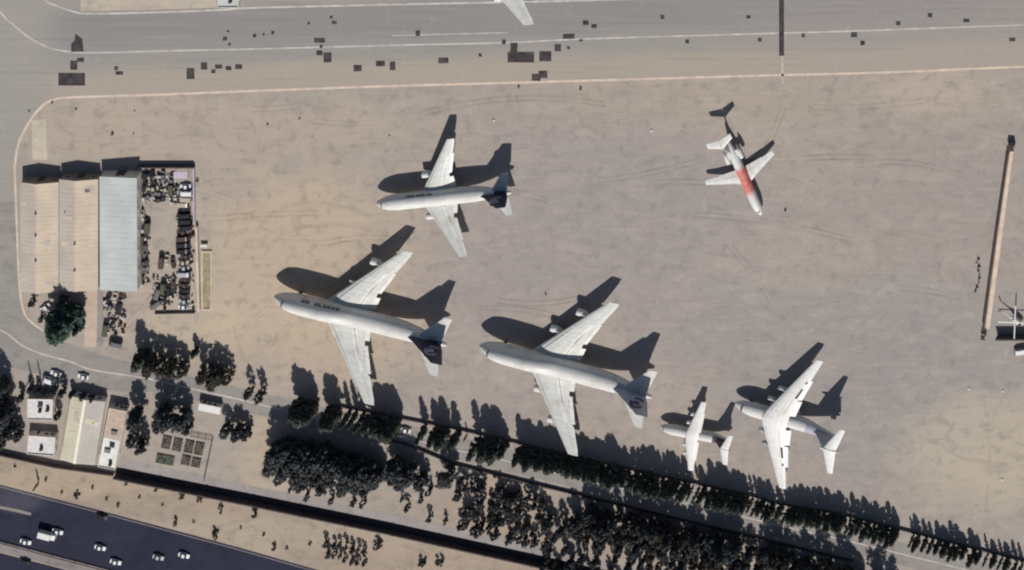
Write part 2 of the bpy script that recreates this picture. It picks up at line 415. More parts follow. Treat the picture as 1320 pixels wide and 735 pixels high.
ribbon('highway', wline(HWY(130)), 24.0, .034, M['hwy'])
ribbon('highway_median', wline(HWY(80)), 3.6, .055, M['median'])
ribbon('lane_line', wline([(-20,649),(0,654),(20,658),(40,663)]), 1.1, .05, M['median'])
ribbon('lane_line', [W(*p) for p in ((0,627.5),(150,666.5),(300,706.5),(420,740.5))], .3, .05, M['median'])

# ------------------------------------------------------------------ walls
def wall(name, label, pts, h, th, mat, coping=None, piers=0, group=None):
    base = W(*pts[0]); t = thing(name, label, 'wall', (base[0], base[1], 0), 0, group)
    Pw = [Vector(W(*p)) - Vector(base) for p in pts]; mb = MB(); cp = MB()
    def strip(m, th, z0, z1):
        L = []; Q = []
        for i, p in enumerate(Pw):
            d = (Pw[min(len(Pw)-1, i+1)] - Pw[max(0, i-1)]).normalized(); n = Vector((-d.y, d.x))
            L.append(p + n*th/2); Q.append(p - n*th/2)
        rings = [[(*Q[i], z0), (*L[i], z0), (*L[i], z1), (*Q[i], z1)] for i in range(len(Pw))]
        m.loft(rings)
    strip(mb, th, 0, h); mb.build('wall_body', mat, t)
    strip(cp, th + .12, h, h + .10); cp.build('coping', coping or mat, t)
    if piers:
        acc = 0
        for i in range(len(Pw)-1):
            a, b = Pw[i], Pw[i+1]; d = (b-a); L = d.length; u = d.normalized(); ang = atan2(u.y, u.x)
            k = piers - acc
            while k < L:
                q = a + u*k; m = MB(); m.box((q.x, q.y, (h+.25)/2), (.5, th+.3, h+.25), ang); m.build('pier', mat, t); k += piers
            acc = (acc + L) % piers
    return t
A_LINE = [(330,500),(372,509),(430,521),(513,537),(590,552),(664,569),(806,602),(912,625),(966,637),(1003,648),(1077,660),(1164,682),(1320,722),(1420,748)]
def lerp_line(L, x):
    for a, b in zip(L, L[1:]):
        if a[0] <= x <= b[0]: return a[1] + (b[1]-a[1])*(x-a[0])/(b[0]-a[0])
    return L[-1][1]
wall('boundary_wall', 'low wall under the tree row between the parked planes and service road', A_LINE[2:], .8, .3, M['darkwall'], piers=24)
wall('roadside_wall', 'low dark wall on the south edge of the service road', [(470,560),(523,571),(589,598),(706,627),(760,640),(900,674),(1100,722)], .95, .3, M['darkwall'], piers=24)
wall('perimeter_wall', 'long tall brown perimeter wall above the sandy bank', [(149,611),(340,649),(500,682),(690,724),(760,740),(900,772)], 2.9, .35, M['darkwall'], piers=18)
wall('house_row_wall', 'brown wall behind the houses at the left edge', [(-60,570),(0,583),(72,599),(148,609.5)], 1.8, .3, M['darkwall'])
wall('blast_wall', 'long pale wall with dark top on the right side of the apron', [(1301,195),(1285,305),(1269,422)], 2.4, .75, M['concrete'], M['coping'])
wall('screen_wall', 'short tall dark wall cut by the right edge of the photo', [(1286,431.5),(1420,431.5)], 3.3, .4, M['darkwall'])
wall('yard_wall', 'wall along the north side of the vehicle yard', [(178,213),(251,213)], 1.7, .3, M['darkwall'])
wall('yard_wall', 'pale lilac wall at the northeast side of the vehicle yard', [(251.5,214),(252,284)], 1.7, .35, M['lilac'])
wall('yard_wall', 'pale beige wall at the southeast side of the vehicle yard', [(255,290),(258,398)], 1.6, .8, M['edge'])
wall('yard_wall', 'low brown wall along the south end of the vehicle yard', [(200,403),(252,402)], .7, .3, M['darkwall'])

ribbon('wall_footing', [W(1304.5,190), W(1289,305), W(1273,424)], 1.6, .04, M['edge'])

# ------------------------------------------------------------------ aircraft
def airfoil(xle, chord, th, n=7):
    up = []; lo = []
    for i in range(n+1):
        u = (1 - cos(pi*i/n))/2
        t = 5*th*(.2969*sqrt(u) - .126*u - .3516*u*u + .2843*u**3 - .1030*u**4)
        up.append((xle + chord*u, chord*(t*1.05 + .012*sin(pi*u)))); lo.append((xle + chord*u, chord*(-t*.8 + .012*sin(pi*u))))
    return up + lo[-2:0:-1]
def lifting(secs, s=1):           # secs (y, xle, chord, z, th)
    rings = []
    for (y, x, c, z, th) in secs:
        rings.append([(a, s*y, z + b) for a, b in airfoil(x, c, th)])
    if s > 0: rings = [r[::-1] for r in rings]
    return MB().loft(rings)
def finmesh(secs, x0=0):              # secs (z, xle, chord, th)
    rings = [[(a, b, z) for a, b in airfoil(x, c, th)] for (z, x, c, th) in secs]
    return MB().loft(rings)
class Fuse:
    def __init__(s, secs): s.s = secs           # (x, zc, half width, up, down)
    def at(s, x):
        for a, b in zip(s.s, s.s[1:]):
            if a[0] <= x <= b[0]:
                t = (x-a[0])/(b[0]-a[0] + 1e-9); return [a[i] + (b[i]-a[i])*t for i in range(5)]
        return s.s[-1]
    def pt(s, x, ang, off=0.0):                  # ang from +Y side (0) over the top (90 deg)
        _, zc, w, u, d = s.at(x); r = u if sin(ang) >= 0 else d
        return (x, (w+off)*cos(ang), zc + (r+off)*sin(ang))
    def mesh(s, n=28):
        rings = []
        xs = [q[0] for q in s.s]; full = []
        for a, b in zip(xs, xs[1:]):
            k = max(1, int((b-a)/2.0)); full += [a + (b-a)*i/k for i in range(k)]
        full.append(xs[-1])
        for x in full: rings.append([s.pt(x, -2*pi*j/n) for j in range(n)])
        return MB().loft(rings)
    def patch(s, x0, x1, a0, a1, off=.03, nx=4, na=4):
        mb = MB(); o = [[s.pt(x0+(x1-x0)*i/nx, radians(a0+(a1-a0)*j/na), off) for j in range(na+1)] for i in range(nx+1)]
        for i in range(nx):
            for j in range(na): mb.quad(o[i][j], o[i][j+1], o[i+1][j+1], o[i+1][j])
        return mb
def interp_sec(secs, y):
    for a, b in zip(secs, secs[1:]):
        if a[0] <= y <= b[0]:
            t = (y-a[0])/(b[0]-a[0]); return [a[i] + (b[i]-a[i])*t for i in range(len(a))]
    return list(secs[-1])
def nacelle(root, x, y, z, L, r, mat, core=True):
    n = 16; prof = [(0,.80),(.02,.90),(.10,.98),(.30,1.0),(.55,.97),(.75,.84),(.78,.60),(1.0,.40)]
    ring = lambda px, pr: [(x+px*L, y + pr*r*cos(-2*pi*j/n), z + pr*r*sin(-2*pi*j/n)) for j in range(n)]
    mb = MB(); mb.loft([ring(.12,.76)] + [ring(a, b) for a, b in prof], cap=True)
    e = mb.build('engine', mat, root, True)
    MB().loft([ring(.10,.74), ring(.115,.74)]).build('intake_fan', M['dark'], e)
    MB().loft([ring(.985,.34), ring(1.16,.06)]).build('exhaust_cone', M['metal'], e)
    return e
def gear(root, x, y, ztop, wheels, wr, wt):
    m = MB(); m.tube((x, y, ztop), (x, y, wr), .16, .13, 8); 
    for (dx, dy) in wheels: m.tube((x, y, wr), (x+dx, y+dy*.8, wr), .08, .08, 5)
    g_ = m.build('landing_gear', M['metal'], root)
    for (dx, dy) in wheels:
        w = MB(); n = 14
        rg = lambda yy, rr: [(x+dx+rr*cos(2*pi*j/n), y+dy+yy, wr+rr*sin(2*pi*j/n)) for j in range(n)]
        w.loft([rg(-wt/2, wr*.8), rg(-wt*.35, wr), rg(wt*.35, wr), rg(wt/2, wr*.8)]); w.build('wheel', M['rubber'], g_)
def te_part(root, secs, s, y0, y1, d0, d1, droop, mat, name):
    """a panel that carries on from the wing's trailing edge between two span stations"""
    mb = MB(); rows = []
    for y, d in ((y0, d0), (y1, d1)):
        a = interp_sec(secs, y); te = a[1] + a[2]; z = a[3]
        rows.append([(te-.25, s*y, z+.05), (te+d, s*y, z+.03-droop), (te+d, s*y, z-.02-droop), (te-.25, s*y, z-.22)])
    if s < 0: rows = rows[::-1]
    mb.loft(rows); return mb.build(name, mat, root)
def fairing(root, secs, s, y, L, back, r=.32):
    a = interp_sec(secs, y); te = a[1]+a[2]; z = a[3]; n = 8; rr = []
    for u, k in ((0,.1),(.25,.8),(.55,1),(.85,.6),(1,.08)):
        xx = te + back - L*(1-u); rr.append([(xx, s*y + r*k*cos(-2*pi*j/n), z - .38 + 1.5*r*k*sin(-2*pi*j/n)) for j in range(n)])
    MB().loft(rr).build('flap_track_fairing', M['grey_w'], root, True)
def top_panel(root, secs, s, y0, y1, u0, u1, mat, name, lift=.04):
    """thin plate lying on the upper wing skin"""
    lo = []; hi = []
    for y in (y0, y1):
        a = interp_sec(secs, y); af = airfoil(a[1], a[2], a[4], 24)[:25]
        def zz(u):
            x = a[1] + a[2]*u
            for p, q in zip(af, af[1:]):
                if p[0] <= x <= q[0]: return a[3] + p[1] + (q[1]-p[1])*(x-p[0])/(q[0]-p[0]+1e-9)
            return a[3]
        for u in (u0, u1):
            lo.append((a[1]+a[2]*u, s*y, zz(u)-.02)); hi.append((a[1]+a[2]*u, s*y, zz(u)+lift))
    o = (0,1,3,2) if s > 0 else (2,3,1,0)
    MB().loft([[lo[i] for i in o], [hi[i] for i in o]]).build(name, mat, root)

def wing_lines(w, secs, s, y0, y1):
    ys = [y0, (y0+y1)/2, y1]
    for a, b in zip(ys, ys[1:]):
        top_panel(w, secs, s, a, b, .135, .150, M['gap'], 'slat_gap', .012); top_panel(w, secs, s, a, b, .70, .715, M['gap'], 'hinge_gap', .012)
def pylon(root, x0, x1, y, ze, zw, mat, w=.28):
    mb = MB(); mb.loft([[(x0, y-w, ze), (x1-.4, y-w, ze), (x1-.4, y+w, ze), (x0, y+w, ze)], [(x0+1.6, y-w*.8, zw), (x1+1.6, y-w*.8, zw), (x1+1.6, y+w*.8, zw), (x0+1.6, y+w*.8, zw)]])
    return mb.build('engine_pylon', mat, root)
def emblem(fin, xc, zc, r, th, mat, squash=1.0):
    """round swirl on both faces of a fin"""
    for s in (-1, 1):
        mb = MB(); y = s*th; n = 22
        for i in range(n):
            a0 = .5 + 5.0*i/n; a1 = .5 + 5.0*(i+1)/n; k0 = .62 + .10*i/n
            P = lambda a, q: (xc + r*q*cos(a), y, zc + r*q*sin(a)*squash)
            mb.quad(P(a0, k0), P(a0, 1.0), P(a1, 1.0), P(a1, k0))
        mb.quad((xc-r*.35, y, zc-r*.30), (xc+r*.15, y, zc-r*.42), (xc+r*.38, y, zc+r*.28), (xc-r*.12, y, zc+r*.34))
        mb.quad((xc-r*.95, y, zc+r*.1), (xc-r*.35, y, zc-r*.30), (xc-r*.12, y, zc+r*.34), (xc-r*.6, y, zc+r*.42))
        mb.build('emblem', mat, fin)
def lettering(root, F, x0, x1, a0, a1, n, seed):
    """a row of dark letter-like marks too small to read"""
    q = random.Random(seed); w = (x1-x0)/n
    for i in range(n):
        if q.random() < .12: continue
        x = x0 + i*w; parts = MB()
        for _ in range(1):
            b = F.patch(x+.1*w, x+w*q.uniform(.3,.45), a0, a1, .04, 1, 3); parts.add(b.v, b.f)
            c = F.patch(x+.1*w, x+w*.85, a1-(a1-a0)*.3, a1, .05, 1, 2); parts.add(c.v, c.f)
            if q.random() < .6:
                d = F.patch(x+w*.6, x+w*.88, a0, a1, .045, 1, 3); parts.add(d.v, d.f)
        parts.build('letter_mark', M['black'], root)

def place(nose_px, t): return (*W(*nose_px), .0), -t

def jumbo(label, nose, t, fin_mat, emb_mat, engines, letters=False, seed=1, body=None):
    loc, rz = place(nose, t); root = thing('jumbo_jet', label, 'airplane', loc, rz, 'large airliners parked on the apron')
    body = body or M['white']
    F = Fuse([(0,5.0,.12,.15,.12),(.6,5.05,.85,1.0,.8),(1.6,5.1,1.45,1.85,1.3),(3.2,5.2,2.05,3.0,1.9),(5.2,5.3,2.55,4.2,2.4),(8,5.35,3.0,4.75,2.85),(12,5.4,3.2,4.9,3.15),(20,5.4,3.25,4.85,3.2),(24,5.4,3.25,4.4,3.2),
              (28,5.4,3.25,3.5,3.25),(31,5.4,3.25,3.25,3.25),(46,5.4,3.25,3.25,3.25),(51,5.65,3.1,3.05,3.0),(56,6.1,2.7,2.7,2.5),(61,6.7,2.0,2.15,1.75),(65.5,7.2,1.2,1.4,1.0),(68.4,7.55,.45,.6,.4),(68.6,7.57,.2,.3,.2)])
    F.mesh().build('fuselage', body, root, True)
    WS = [(0,18.2,18.2,3.5,.12),(3.3,20.0,16.6,3.7,.12),(11.8,27.6,10.4,4.55,.10),(29.8,43.3,4.0,6.4,.09)]
    for s in (-1, 1):
        w = lifting(WS, s).build('wing', M['grey_w'], root, False)
        wing_lines(w, WS, s, 4, 28.5)
        te_part(w, WS, s, 3.4, 8.4, 1.5, 1.7, .35, M['white'], 'flap'); te_part(w, WS, s, 10.2, 19.5, 1.2, .9, .30, M['white'], 'flap')
        te_part(w, WS, s, 20.2, 28.5, .35, .25, .0, M['white'], 'aileron')
        for y in (6, 10.4, 14.5, 18.6): fairing(w, WS, s, y, 5.0, 1.7)
        top_panel(w, WS, s, 5, 10, .66, .80, M['white'], 'spoiler'); top_panel(w, WS, s, 12.5, 19, .64, .78, M['white'], 'spoiler')
        for i, y in enumerate((11.7, 20.9)):
            a = interp_sec(WS, y); ze = a[3] - 2.15
            pylon(root, a[1]-1.6, a[1]+3.2, s*y, ze+1.0, a[3]-.1, M['white'])
            if (s, i) in engines: nacelle(root, a[1]-3.7, s*y, ze, 4.8, 1.22, M['bright'])
        MB().add(*[(lambda m: (m.v, m.f))(lifting([(1.0,56.6,9.6,8.0,.09),(11.1,65.4,3.0,9.6,.08)], s))][0]).build('horizontal_stabilizer', M['grey_w'], root)
        for (gx, gy, wl) in ((33.5, 1.95, [(-.75,-.5),(-.75,.5),(.75,-.5),(.75,.5)]), (30.2, 5.5, [(-.75,-.5),(-.75,.5),(.75,-.5),(.75,.5)])):
            gear(root, gx, s*gy, 3.2, wl, .62, .42)
    gear(root, 8.6, 0, 3.0, [(0,-.45),(0,.45)], .62, .42)
    fin = finmesh([(8.6,53.2,13.4,.10),(10.5,56.0,11.4,.09),(19.4,66.4,4.2,.08)]).build('tail_fin', fin_mat, root)
    finmesh([(10.6,65.4,2.3,.14),(19.0,69.2,1.5,.14)]).build('rudder', fin_mat, fin)
    emblem(fin, 64.6, 13.6, 2.9, .52, emb_mat)
    # dark or tinted tail cone skin behind the fin's root
    if fin_mat is M['tailgrey']: F.patch(54.5, 66.5, 38, 142, .03, 8, 8).build('tail_band', fin_mat, root, True)
    else: F.patch(60.5, 66.5, 20, 160, .03, 4, 8).build('tail_band', fin_mat, root, True)
    for a0 in (52, 70, 92, 110): F.patch(3.7+.02*abs(a0-84), 4.7, a0, a0+15, .05, 2, 2).build('cockpit_window', M['glass'], root)
    for x in (11.5, 22, 32.5, 43, 52):
        for a in (2, 166): F.patch(x, x+1.1, a, a+12, .03, 1, 2).build('cabin_door', M['grey_w'], root)
    if letters: lettering(root, F, 11.0, 26.0, 20, 37, 9, seed)
    return root

def widebody_twin(label, nose, t):
    loc, rz = place(nose, t); root = thing('twin_engine_airliner', label, 'airplane', loc, rz, 'large airliners parked on the apron')
    F = Fuse([(0,4.1,.1,.12,.1),(.6,4.15,.75,.8,.7),(1.6,4.25,1.35,1.5,1.25),(3.2,4.4,2.0,2.2,1.9),(5.5,4.55,2.5,2.6,2.45),(8.5,4.65,2.8,2.8,2.8),(33,4.65,2.82,2.82,2.82),(38,4.85,2.7,2.62,2.6),(43,5.3,2.15,2.15,1.95),(48,5.9,1.35,1.5,1.15),(52,6.4,.55,.65,.5),(52.6,6.5,.2,.25,.2)])
    F.mesh().build('fuselage', M['white'], root, True)
    WS = [(0,16.0,13.0,3.4,.13),(2.8,17.9,11.2,3.6,.12),(8.0,21.3,7.6,4.2,.11),(22.4,30.2,2.8,6.2,.10)]
    for s in (-1, 1):
        w = lifting(WS, s).build('wing', M['grey_w'], root)
        wing_lines(w, WS, s, 3.4, 21.5)
        te_part(w, WS, s, 2.9, 7.0, 1.5, 1.2, .4, M['white'], 'flap'); te_part(w, WS, s, 8.6, 16.5, .8, .6, .2, M['white'], 'flap')
        te_part(w, WS, s, 17, 21.6, .25, .2, 0, M['white'], 'aileron')
        for y in (6.4, 9.6, 13.0): fairing(w, WS, s, y, 4.2, 1.3, .28)
        top_panel(w, WS, s, 4, 7.4, .64, .78, M['white'], 'spoiler'); top_panel(w, WS, s, 9, 15.5, .62, .76, M['white'], 'spoiler')
        a = interp_sec(WS, 7.9); ze = a[3]-2.0
        pylon(root, a[1]-1.4, a[1]+2.8, s*7.9, ze+1.0, a[3]-.1, M['white']); nacelle(root, a[1]-3.4, s*7.9, ze, 4.6, 1.22, M['bright'])
        lifting([(.6,44.2,6.6,6.3,.09),(8.1,49.8,2.6,7.3,.08)], s).build('horizontal_stabilizer', M['grey_w'], root)
        gear(root, 25.5, s*4.8, 3.0, [(-.7,-.46),(-.7,.46),(.7,-.46),(.7,.46)], .58, .4)
    gear(root, 6.7, 0, 2.6, [(0,-.4),(0,.4)], .5, .36)
    fin = finmesh([(7.0,40.2,10.8,.10),(8.6,42.6,8.9,.09),(16.4,49.8,3.6,.08)]).build('tail_fin', M['navy'], root)
    finmesh([(8.7,49.6,2.2,.14),(16.0,52.1,1.4,.14)]).build('rudder', M['navy'], fin)
    emblem(fin, 48.2, 11.6, 2.3, .45, M['emb_l'])
    F.patch(46.0, 50.5, 20, 160, .03, 4, 8).build('tail_band', M['navy'], root, True)
    for a0 in (48, 66, 94, 112): F.patch(2.3+.015*abs(a0-81), 3.1, a0, a0+16, .05, 2, 2).build('cockpit_window', M['glass'], root)
    for x in (7.0, 17.5, 31, 38.5):
        for a in (2, 166): F.patch(x, x+1.0, a, a+12, .03, 1, 2).build('cabin_door', M['grey_w'], root)
    lettering(root, F, 12.5, 22.5, 22, 40, 8, 4)
    return root

def high_wing_four(label, nose, t):
    loc, rz = place(nose, t); root = thing('regional_jet', label, 'airplane', loc, rz)
    F = Fuse([(0,2.2,.08,.1,.08),(.5,2.25,.55,.6,.5),(1.4,2.4,1.05,1.15,.95),(3.0,2.6,1.5,1.55,1.4),(5.0,2.75,1.78,1.78,1.75),(19,2.75,1.78,1.78,1.78),(22,2.95,1.6,1.6,1.5),(25,3.3,1.1,1.2,.95),(27.4,3.6,.6,.75,.55),(27.9,3.65,.4,.5,.4)])
    F.mesh(20).build('fuselage', M['white'], root, True)
    WS = [(0,10.6,5.0,4.55,.13),(1.6,10.9,4.6,4.55,.13),(13.15,14.0,1.9,3.95,.11)]
    for s in (-1, 1):
        w = lifting(WS, s).build('wing', M['bright'], root)
        wing_lines(w, WS, s, 2, 12.6)
        te_part(w, WS, s, 1.8, 9.0, .7, .5, .1, M['white'], 'flap'); te_part(w, WS, s, 9.3, 12.8, .2, .15, 0, M['white'], 'aileron')
        for y in (5.6, 8.2): fairing(w, WS, s, y, 2.6, .8, .18)
        for y in (4.2, 7.4):
            a = interp_sec(WS, y); pylon(root, a[1]-.6, a[1]+1.6, s*y, a[3]-.6, a[3]-.05, M['white'], .14); nacelle(root, a[1]-1.6, s*y, a[3]-1.15, 2.7, .62, M['bright'])
        lifting([(.1,25.2,3.2,8.3,.10),(5.55,27.3,1.8,8.4,.09)], s).build('horizontal_stabilizer', M['bright'], root)
        gear(root, 13.6, s*2.2, 1.6, [(0,-.3),(0,.3)], .42, .28)
    gear(root, 2.9, 0, 1.6, [(0,-.22),(0,.22)], .32, .22)
    fin = finmesh([(4.0,20.8,6.4,.11),(5.2,22.6,5.2,.10),(8.3,25.0,3.6,.09)]).build('tail_fin', M['browntail'], root)
    finmesh([(5.0,26.7,1.3,.14),(8.1,27.7,1.0,.14)]).build('rudder', M['browntail'], fin)
    F.patch(20.8, 26.5, 35, 145, .03, 4, 6).build('tail_band', M['browntail'], root, True)
    for a0 in (48, 68, 94, 114): F.patch(1.3+.012*abs(a0-82), 1.9, a0, a0+17, .04, 2, 2).build('cockpit_window', M['glass'], root)
    for a in (2, 164): F.patch(4.6, 5.4, a, a+14, .03, 1, 2).build('cabin_door', M['grey_w'], root)
    return root

def transport(label, nose, t):
    loc, rz = place(nose, t); root = thing('cargo_transport', label, 'airplane', loc, rz)
    F = Fuse([(0,3.2,.1,.12,.1),(.5,3.2,.7,.6,.7),(1.4,3.3,1.2,1.1,1.2),(3.0,3.5,1.75,1.7,1.7),(5.0,3.7,2.15,2.1,2.05),(7.5,3.8,2.4,2.35,2.35),(24.5,3.8,2.4,2.4,2.4),(28,4.1,2.25,2.15,2.1),(33,4.7,1.65,1.6,1.4),(38,5.3,.9,1.0,.8),(41.2,5.7,.35,.45,.35),(41.7,5.75,.2,.25,.2)])
    F.mesh().build('fuselage', M['white'], root, True)
    WS = [(0,11.4,10.2,6.1,.13),(2.6,12.4,9.2,6.0,.13),(9.0,16.0,6.8,5.55,.12),(25.2,25.1,2.6,4.4,.10)]
    for s in (-1, 1):
        w = lifting(WS, s).build('wing', M['bright'], root)
        wing_lines(w, WS, s, 3, 24.4)
        te_part(w, WS, s, 2.8, 8.6, 2.0, 1.8, .7, M['lilacw'], 'flap'); te_part(w, WS, s, 9.2, 17.0, 1.4, 1.1, .5, M['lilacw'], 'flap')
        te_part(w, WS, s, 17.4, 24.6, .3, .2, 0, M['white'], 'aileron')
        top_panel(w, WS, s, 9.6, 13.6, .78, .90, M['dark'], 'open_spoiler_bay'); top_panel(w, WS, s, 15.6, 16.6, .78, .90, M['dark'], 'open_spoiler_bay')
        for y in (5.0, 9.0, 13.0, 17.0): fairing(w, WS, s, y, 3.6, 1.0, .24)
        for y in (6.2, 10.8):
            a = interp_sec(WS, y); pylon(root, a[1]-1.6, a[1]+1.4, s*y, a[3]-1.0, a[3]-.05, M['white'], .2); nacelle(root, a[1]-2.9, s*y, a[3]-1.5, 4.2, .76, M['metal'])
        lifting([(.1,37.9,5.0,13.7,.10),(8.5,42.1,2.0,13.5,.09)], s).build('horizontal_stabilizer', M['bright'], root)
        pod = MB(); n = 12
        rr = [[(x, s*2.55 + .95*k*cos(-2*pi*j/n), 2.0 + 1.0*k*sin(-2*pi*j/n)) for j in range(n)] for x, k in ((12.5,.1),(14,.8),(16.5,1),(20.5,1),(23,.6),(25,.1))]
        pod.loft(rr).build('gear_pod', M['white'], root, True)
        gear(root, 16.2, s*2.6, 1.8, [(0,-.7),(0,-.25),(0,.25),(0,.7)], .6, .35); gear(root, 19.6, s*2.6, 1.8, [(0,-.7),(0,-.25),(0,.25),(0,.7)], .6, .35)
    gear(root, 5.4, 0, 2.2, [(0,-.75),(0,-.25),(0,.25),(0,.75)], .5, .3)
    fin = finmesh([(5.6,30.7,10.2,.10),(7.2,33.1,8.6,.10),(13.6,37.7,5.2,.09)]).build('tail_fin', M['tailgrey'], root)
    finmesh([(6.8,40.3,2.0,.13),(13.2,42.1,1.5,.13)]).build('rudder', M['tailgrey'], fin)
    bl = MB(); n = 10
    bl.loft([[(x, .5*k*cos(-2*pi*j/n), 13.7+.5*k*sin(-2*pi*j/n)) for j in range(n)] for x, k in ((35.9,.1),(37.3,.9),(39.7,1),(42.7,.8),(44.3,.1))]).build('tail_bullet', M['bright'], fin, True)
    F.patch(28.5, 37.8, 40, 140, .03, 6, 6).build('tail_band', M['tailgrey'], root, True)
    for a0 in (40, 58, 76, 94, 112, 126): F.patch(2.6+.012*abs(a0-84), 3.5, a0, a0+14, .05, 2, 2).build('cockpit_window', M['glass'], root)
    F.patch(.6, 1.6, 200, 340, .03, 2, 6).build('nose_glazing', M['glass'], root)
    for a in (2, 164): F.patch(8.6, 9.5, a, a+14, .03, 1, 2).build('crew_door', M['grey_w'], root)
    return root

def rear_engine_jet(label, nose, t):
    loc, rz = place(nose, t); root = thing('rear_engine_jet', label, 'airplane', loc, rz)
    F = Fuse([(0,2.3,.08,.1,.08),(.5,2.35,.5,.55,.48),(1.4,2.45,.95,1.0,.9),(3.0,2.6,1.35,1.4,1.3),(5.0,2.7,1.65,1.65,1.62),(24,2.7,1.65,1.65,1.65),(27,2.9,1.45,1.45,1.35),(30,3.25,1.0,1.05,.85),(32.5,3.55,.5,.6,.45),(33.4,3.6,.3,.35,.3)])
    F.mesh(20).build('fuselage', M['bright'], root, True)
    F.patch(8.2, 20.4, 0, 360, .03, 8, 24).build('red_band', M['red'], root, True)
    WS = [(0,12.4,6.2,1.75,.12),(1.6,13.2,5.4,1.85,.12),(4.8,15.0,3.9,2.1,.11),(14.04,19.2,1.5,2.85,.10)]
    for s in (-1, 1):
        w = lifting(WS, s).build('wing', M['bright'], root)
        wing_lines(w, WS, s, 2, 13.4)
        te_part(w, WS, s, 1.8, 9.0, .6, .4, .1, M['white'], 'flap'); te_part(w, WS, s, 9.3, 13.6, .2, .12, 0, M['white'], 'aileron')
        for y in (4.0, 6.8): fairing(w, WS, s, y, 2.2, .7, .16)
        nacelle(root, 23.2, s*2.75, 3.25, 4.9, .82, M['bright'])
        p = MB(); p.box((25.6, s*1.85, 3.2), (2.6, 1.0, .3)); p.build('engine_pylon', M['white'], root)
        lifting([(.1,31.2,3.4,8.25,.10),(5.0,33.6,1.9,8.35,.09)], s).build('horizontal_stabilizer', M['bright'], root)
        gear(root, 17.4, s*2.5, 1.8, [(0,-.3),(0,.3)], .45, .3)
    gear(root, 3.4, 0, 1.5, [(0,-.2),(0,.2)], .32, .22)
    fin = finmesh([(4.1,25.6,6.6,.11),(5.0,27.4,5.6,.10),(8.2,31.0,3.6,.09)]).build('tail_fin', M['white'], root)
    finmesh([(4.8,31.8,1.3,.14),(8.0,33.7,1.0,.14)]).build('rudder', M['white'], fin)
    for a0 in (48, 68, 94, 114): F.patch(1.5+.012*abs(a0-82), 2.2, a0, a0+17, .04, 2, 2).build('cockpit_window', M['glass'], root)
    for a in (2, 164): F.patch(4.2, 5.0, a, a+14, .03, 1, 2).build('cabin_door', M['grey_w'], root)
    return root

ALL4 = {(-1,0),(-1,1),(1,0),(1,1)}
jumbo('large white jet with navy tail and black letters, parked over the left tree row', (359.5,371.5), .250, M['navy'], M['emb_l'], {(1,1)}, True, 3)
jumbo('large white jet with pale grey tail and four engines, parked in the middle', (624,434.5), .268, M['tailgrey'], M['emb_d'], ALL4)
jumbo('white jet at the top edge of which only a wing tip shows', (530,-74), -.05, M['navy'], M['emb_l'], ALL4, body=M['bright'])
widebody_twin('twin-engine white jet with navy tail, the uppermost of the big parked planes', (489.5,254.0), -.107)
high_wing_four('small white high-wing jet with brown tail beside the cargo plane', (853,544.7), .190)
transport('white high-wing cargo jet with tall T-tail, rightmost of the planes by the trees', (951,512.8), .285)
rear_engine_jet('white jet with red mid-fuselage and T-tail standing alone at upper right', (984.1,272.7), -1.994)

# ------------------------------------------------------------------ buildings
def roof_mat(name, c, stain, metal=0.0):
    n = NT(name); p = n.obj()
    st = n.noise(n.scale(p, (.10, 1.1, .3)), 1.0, 6, .65); big = n.noise(p, .12, 5, .6); fine = n.noise(p, 1.8, 5, .7)
    col = n.mix(n.ramp(big, .35, .7), sc3(c, 1.06), sc3(c, .90))
    col = n.mix(n.math('MULTIPLY', n.ramp(st, .52, .72), .55), col, stain)
    col = n.mix(n.math('MULTIPLY', n.ramp(fine, .55, .78), .35), col, sc3(stain, .8))
    n.bump(n.noise(n.scale(p, (.05, 6, .05)), 1.0, 2, .5), .2, .05)
    return n.done(col, .75, metal, .25)
M['roof_tan_lit'] = roof_mat('sunlit_tan_roof_sheet', lin(202,186,166), lin(176,156,136))  # east slopes of the twin sheds, sunlit side put into the colour
M['roof_tan_shade'] = roof_mat('shaded_tan_roof_sheet', lin(188,177,165), lin(164,150,136))  # west slopes of the twin sheds, shaded side put into the colour
M['roof_white'] = roof_mat('pale_blue_white_roof_sheet', lin(190,196,193), lin(172,176,168))
M['roof_cream'] = roof_mat('cream_roof_sheet', lin(206,200,176), lin(180,170,146))
M['roof_greyc'] = roof_mat('grey_roof_sheet', lin(190,183,174), lin(164,156,146))
M['ridge'] = simple('bright_ridge_cap', lin(240,234,216), .6, .04, 1.0)
M['wall_b'] = simple('brown_render_wall', lin(150,132,120), .9, .14, .5)
M['wall_w'] = simple('whitewashed_wall', lin(214,206,196), .85, .10, .6)
M['roof_flat'] = simple('whitewashed_flat_roof', lin(214,210,208), .85, .12, .6)
M['roof_pink'] = simple('pinkish_flat_roof', lin(188,168,153), .85, .14, .6)
M['roof_felt'] = simple('pale_stained_roof', lin(222,222,212), .8, .14, .5)
M['pipe'] = simple('galvanised_vent', lin(120,118,118), .5, .1, 1, .4)
M['wood'] = simple('weathered_door', lin(92,80,72), .8, .2, 1)

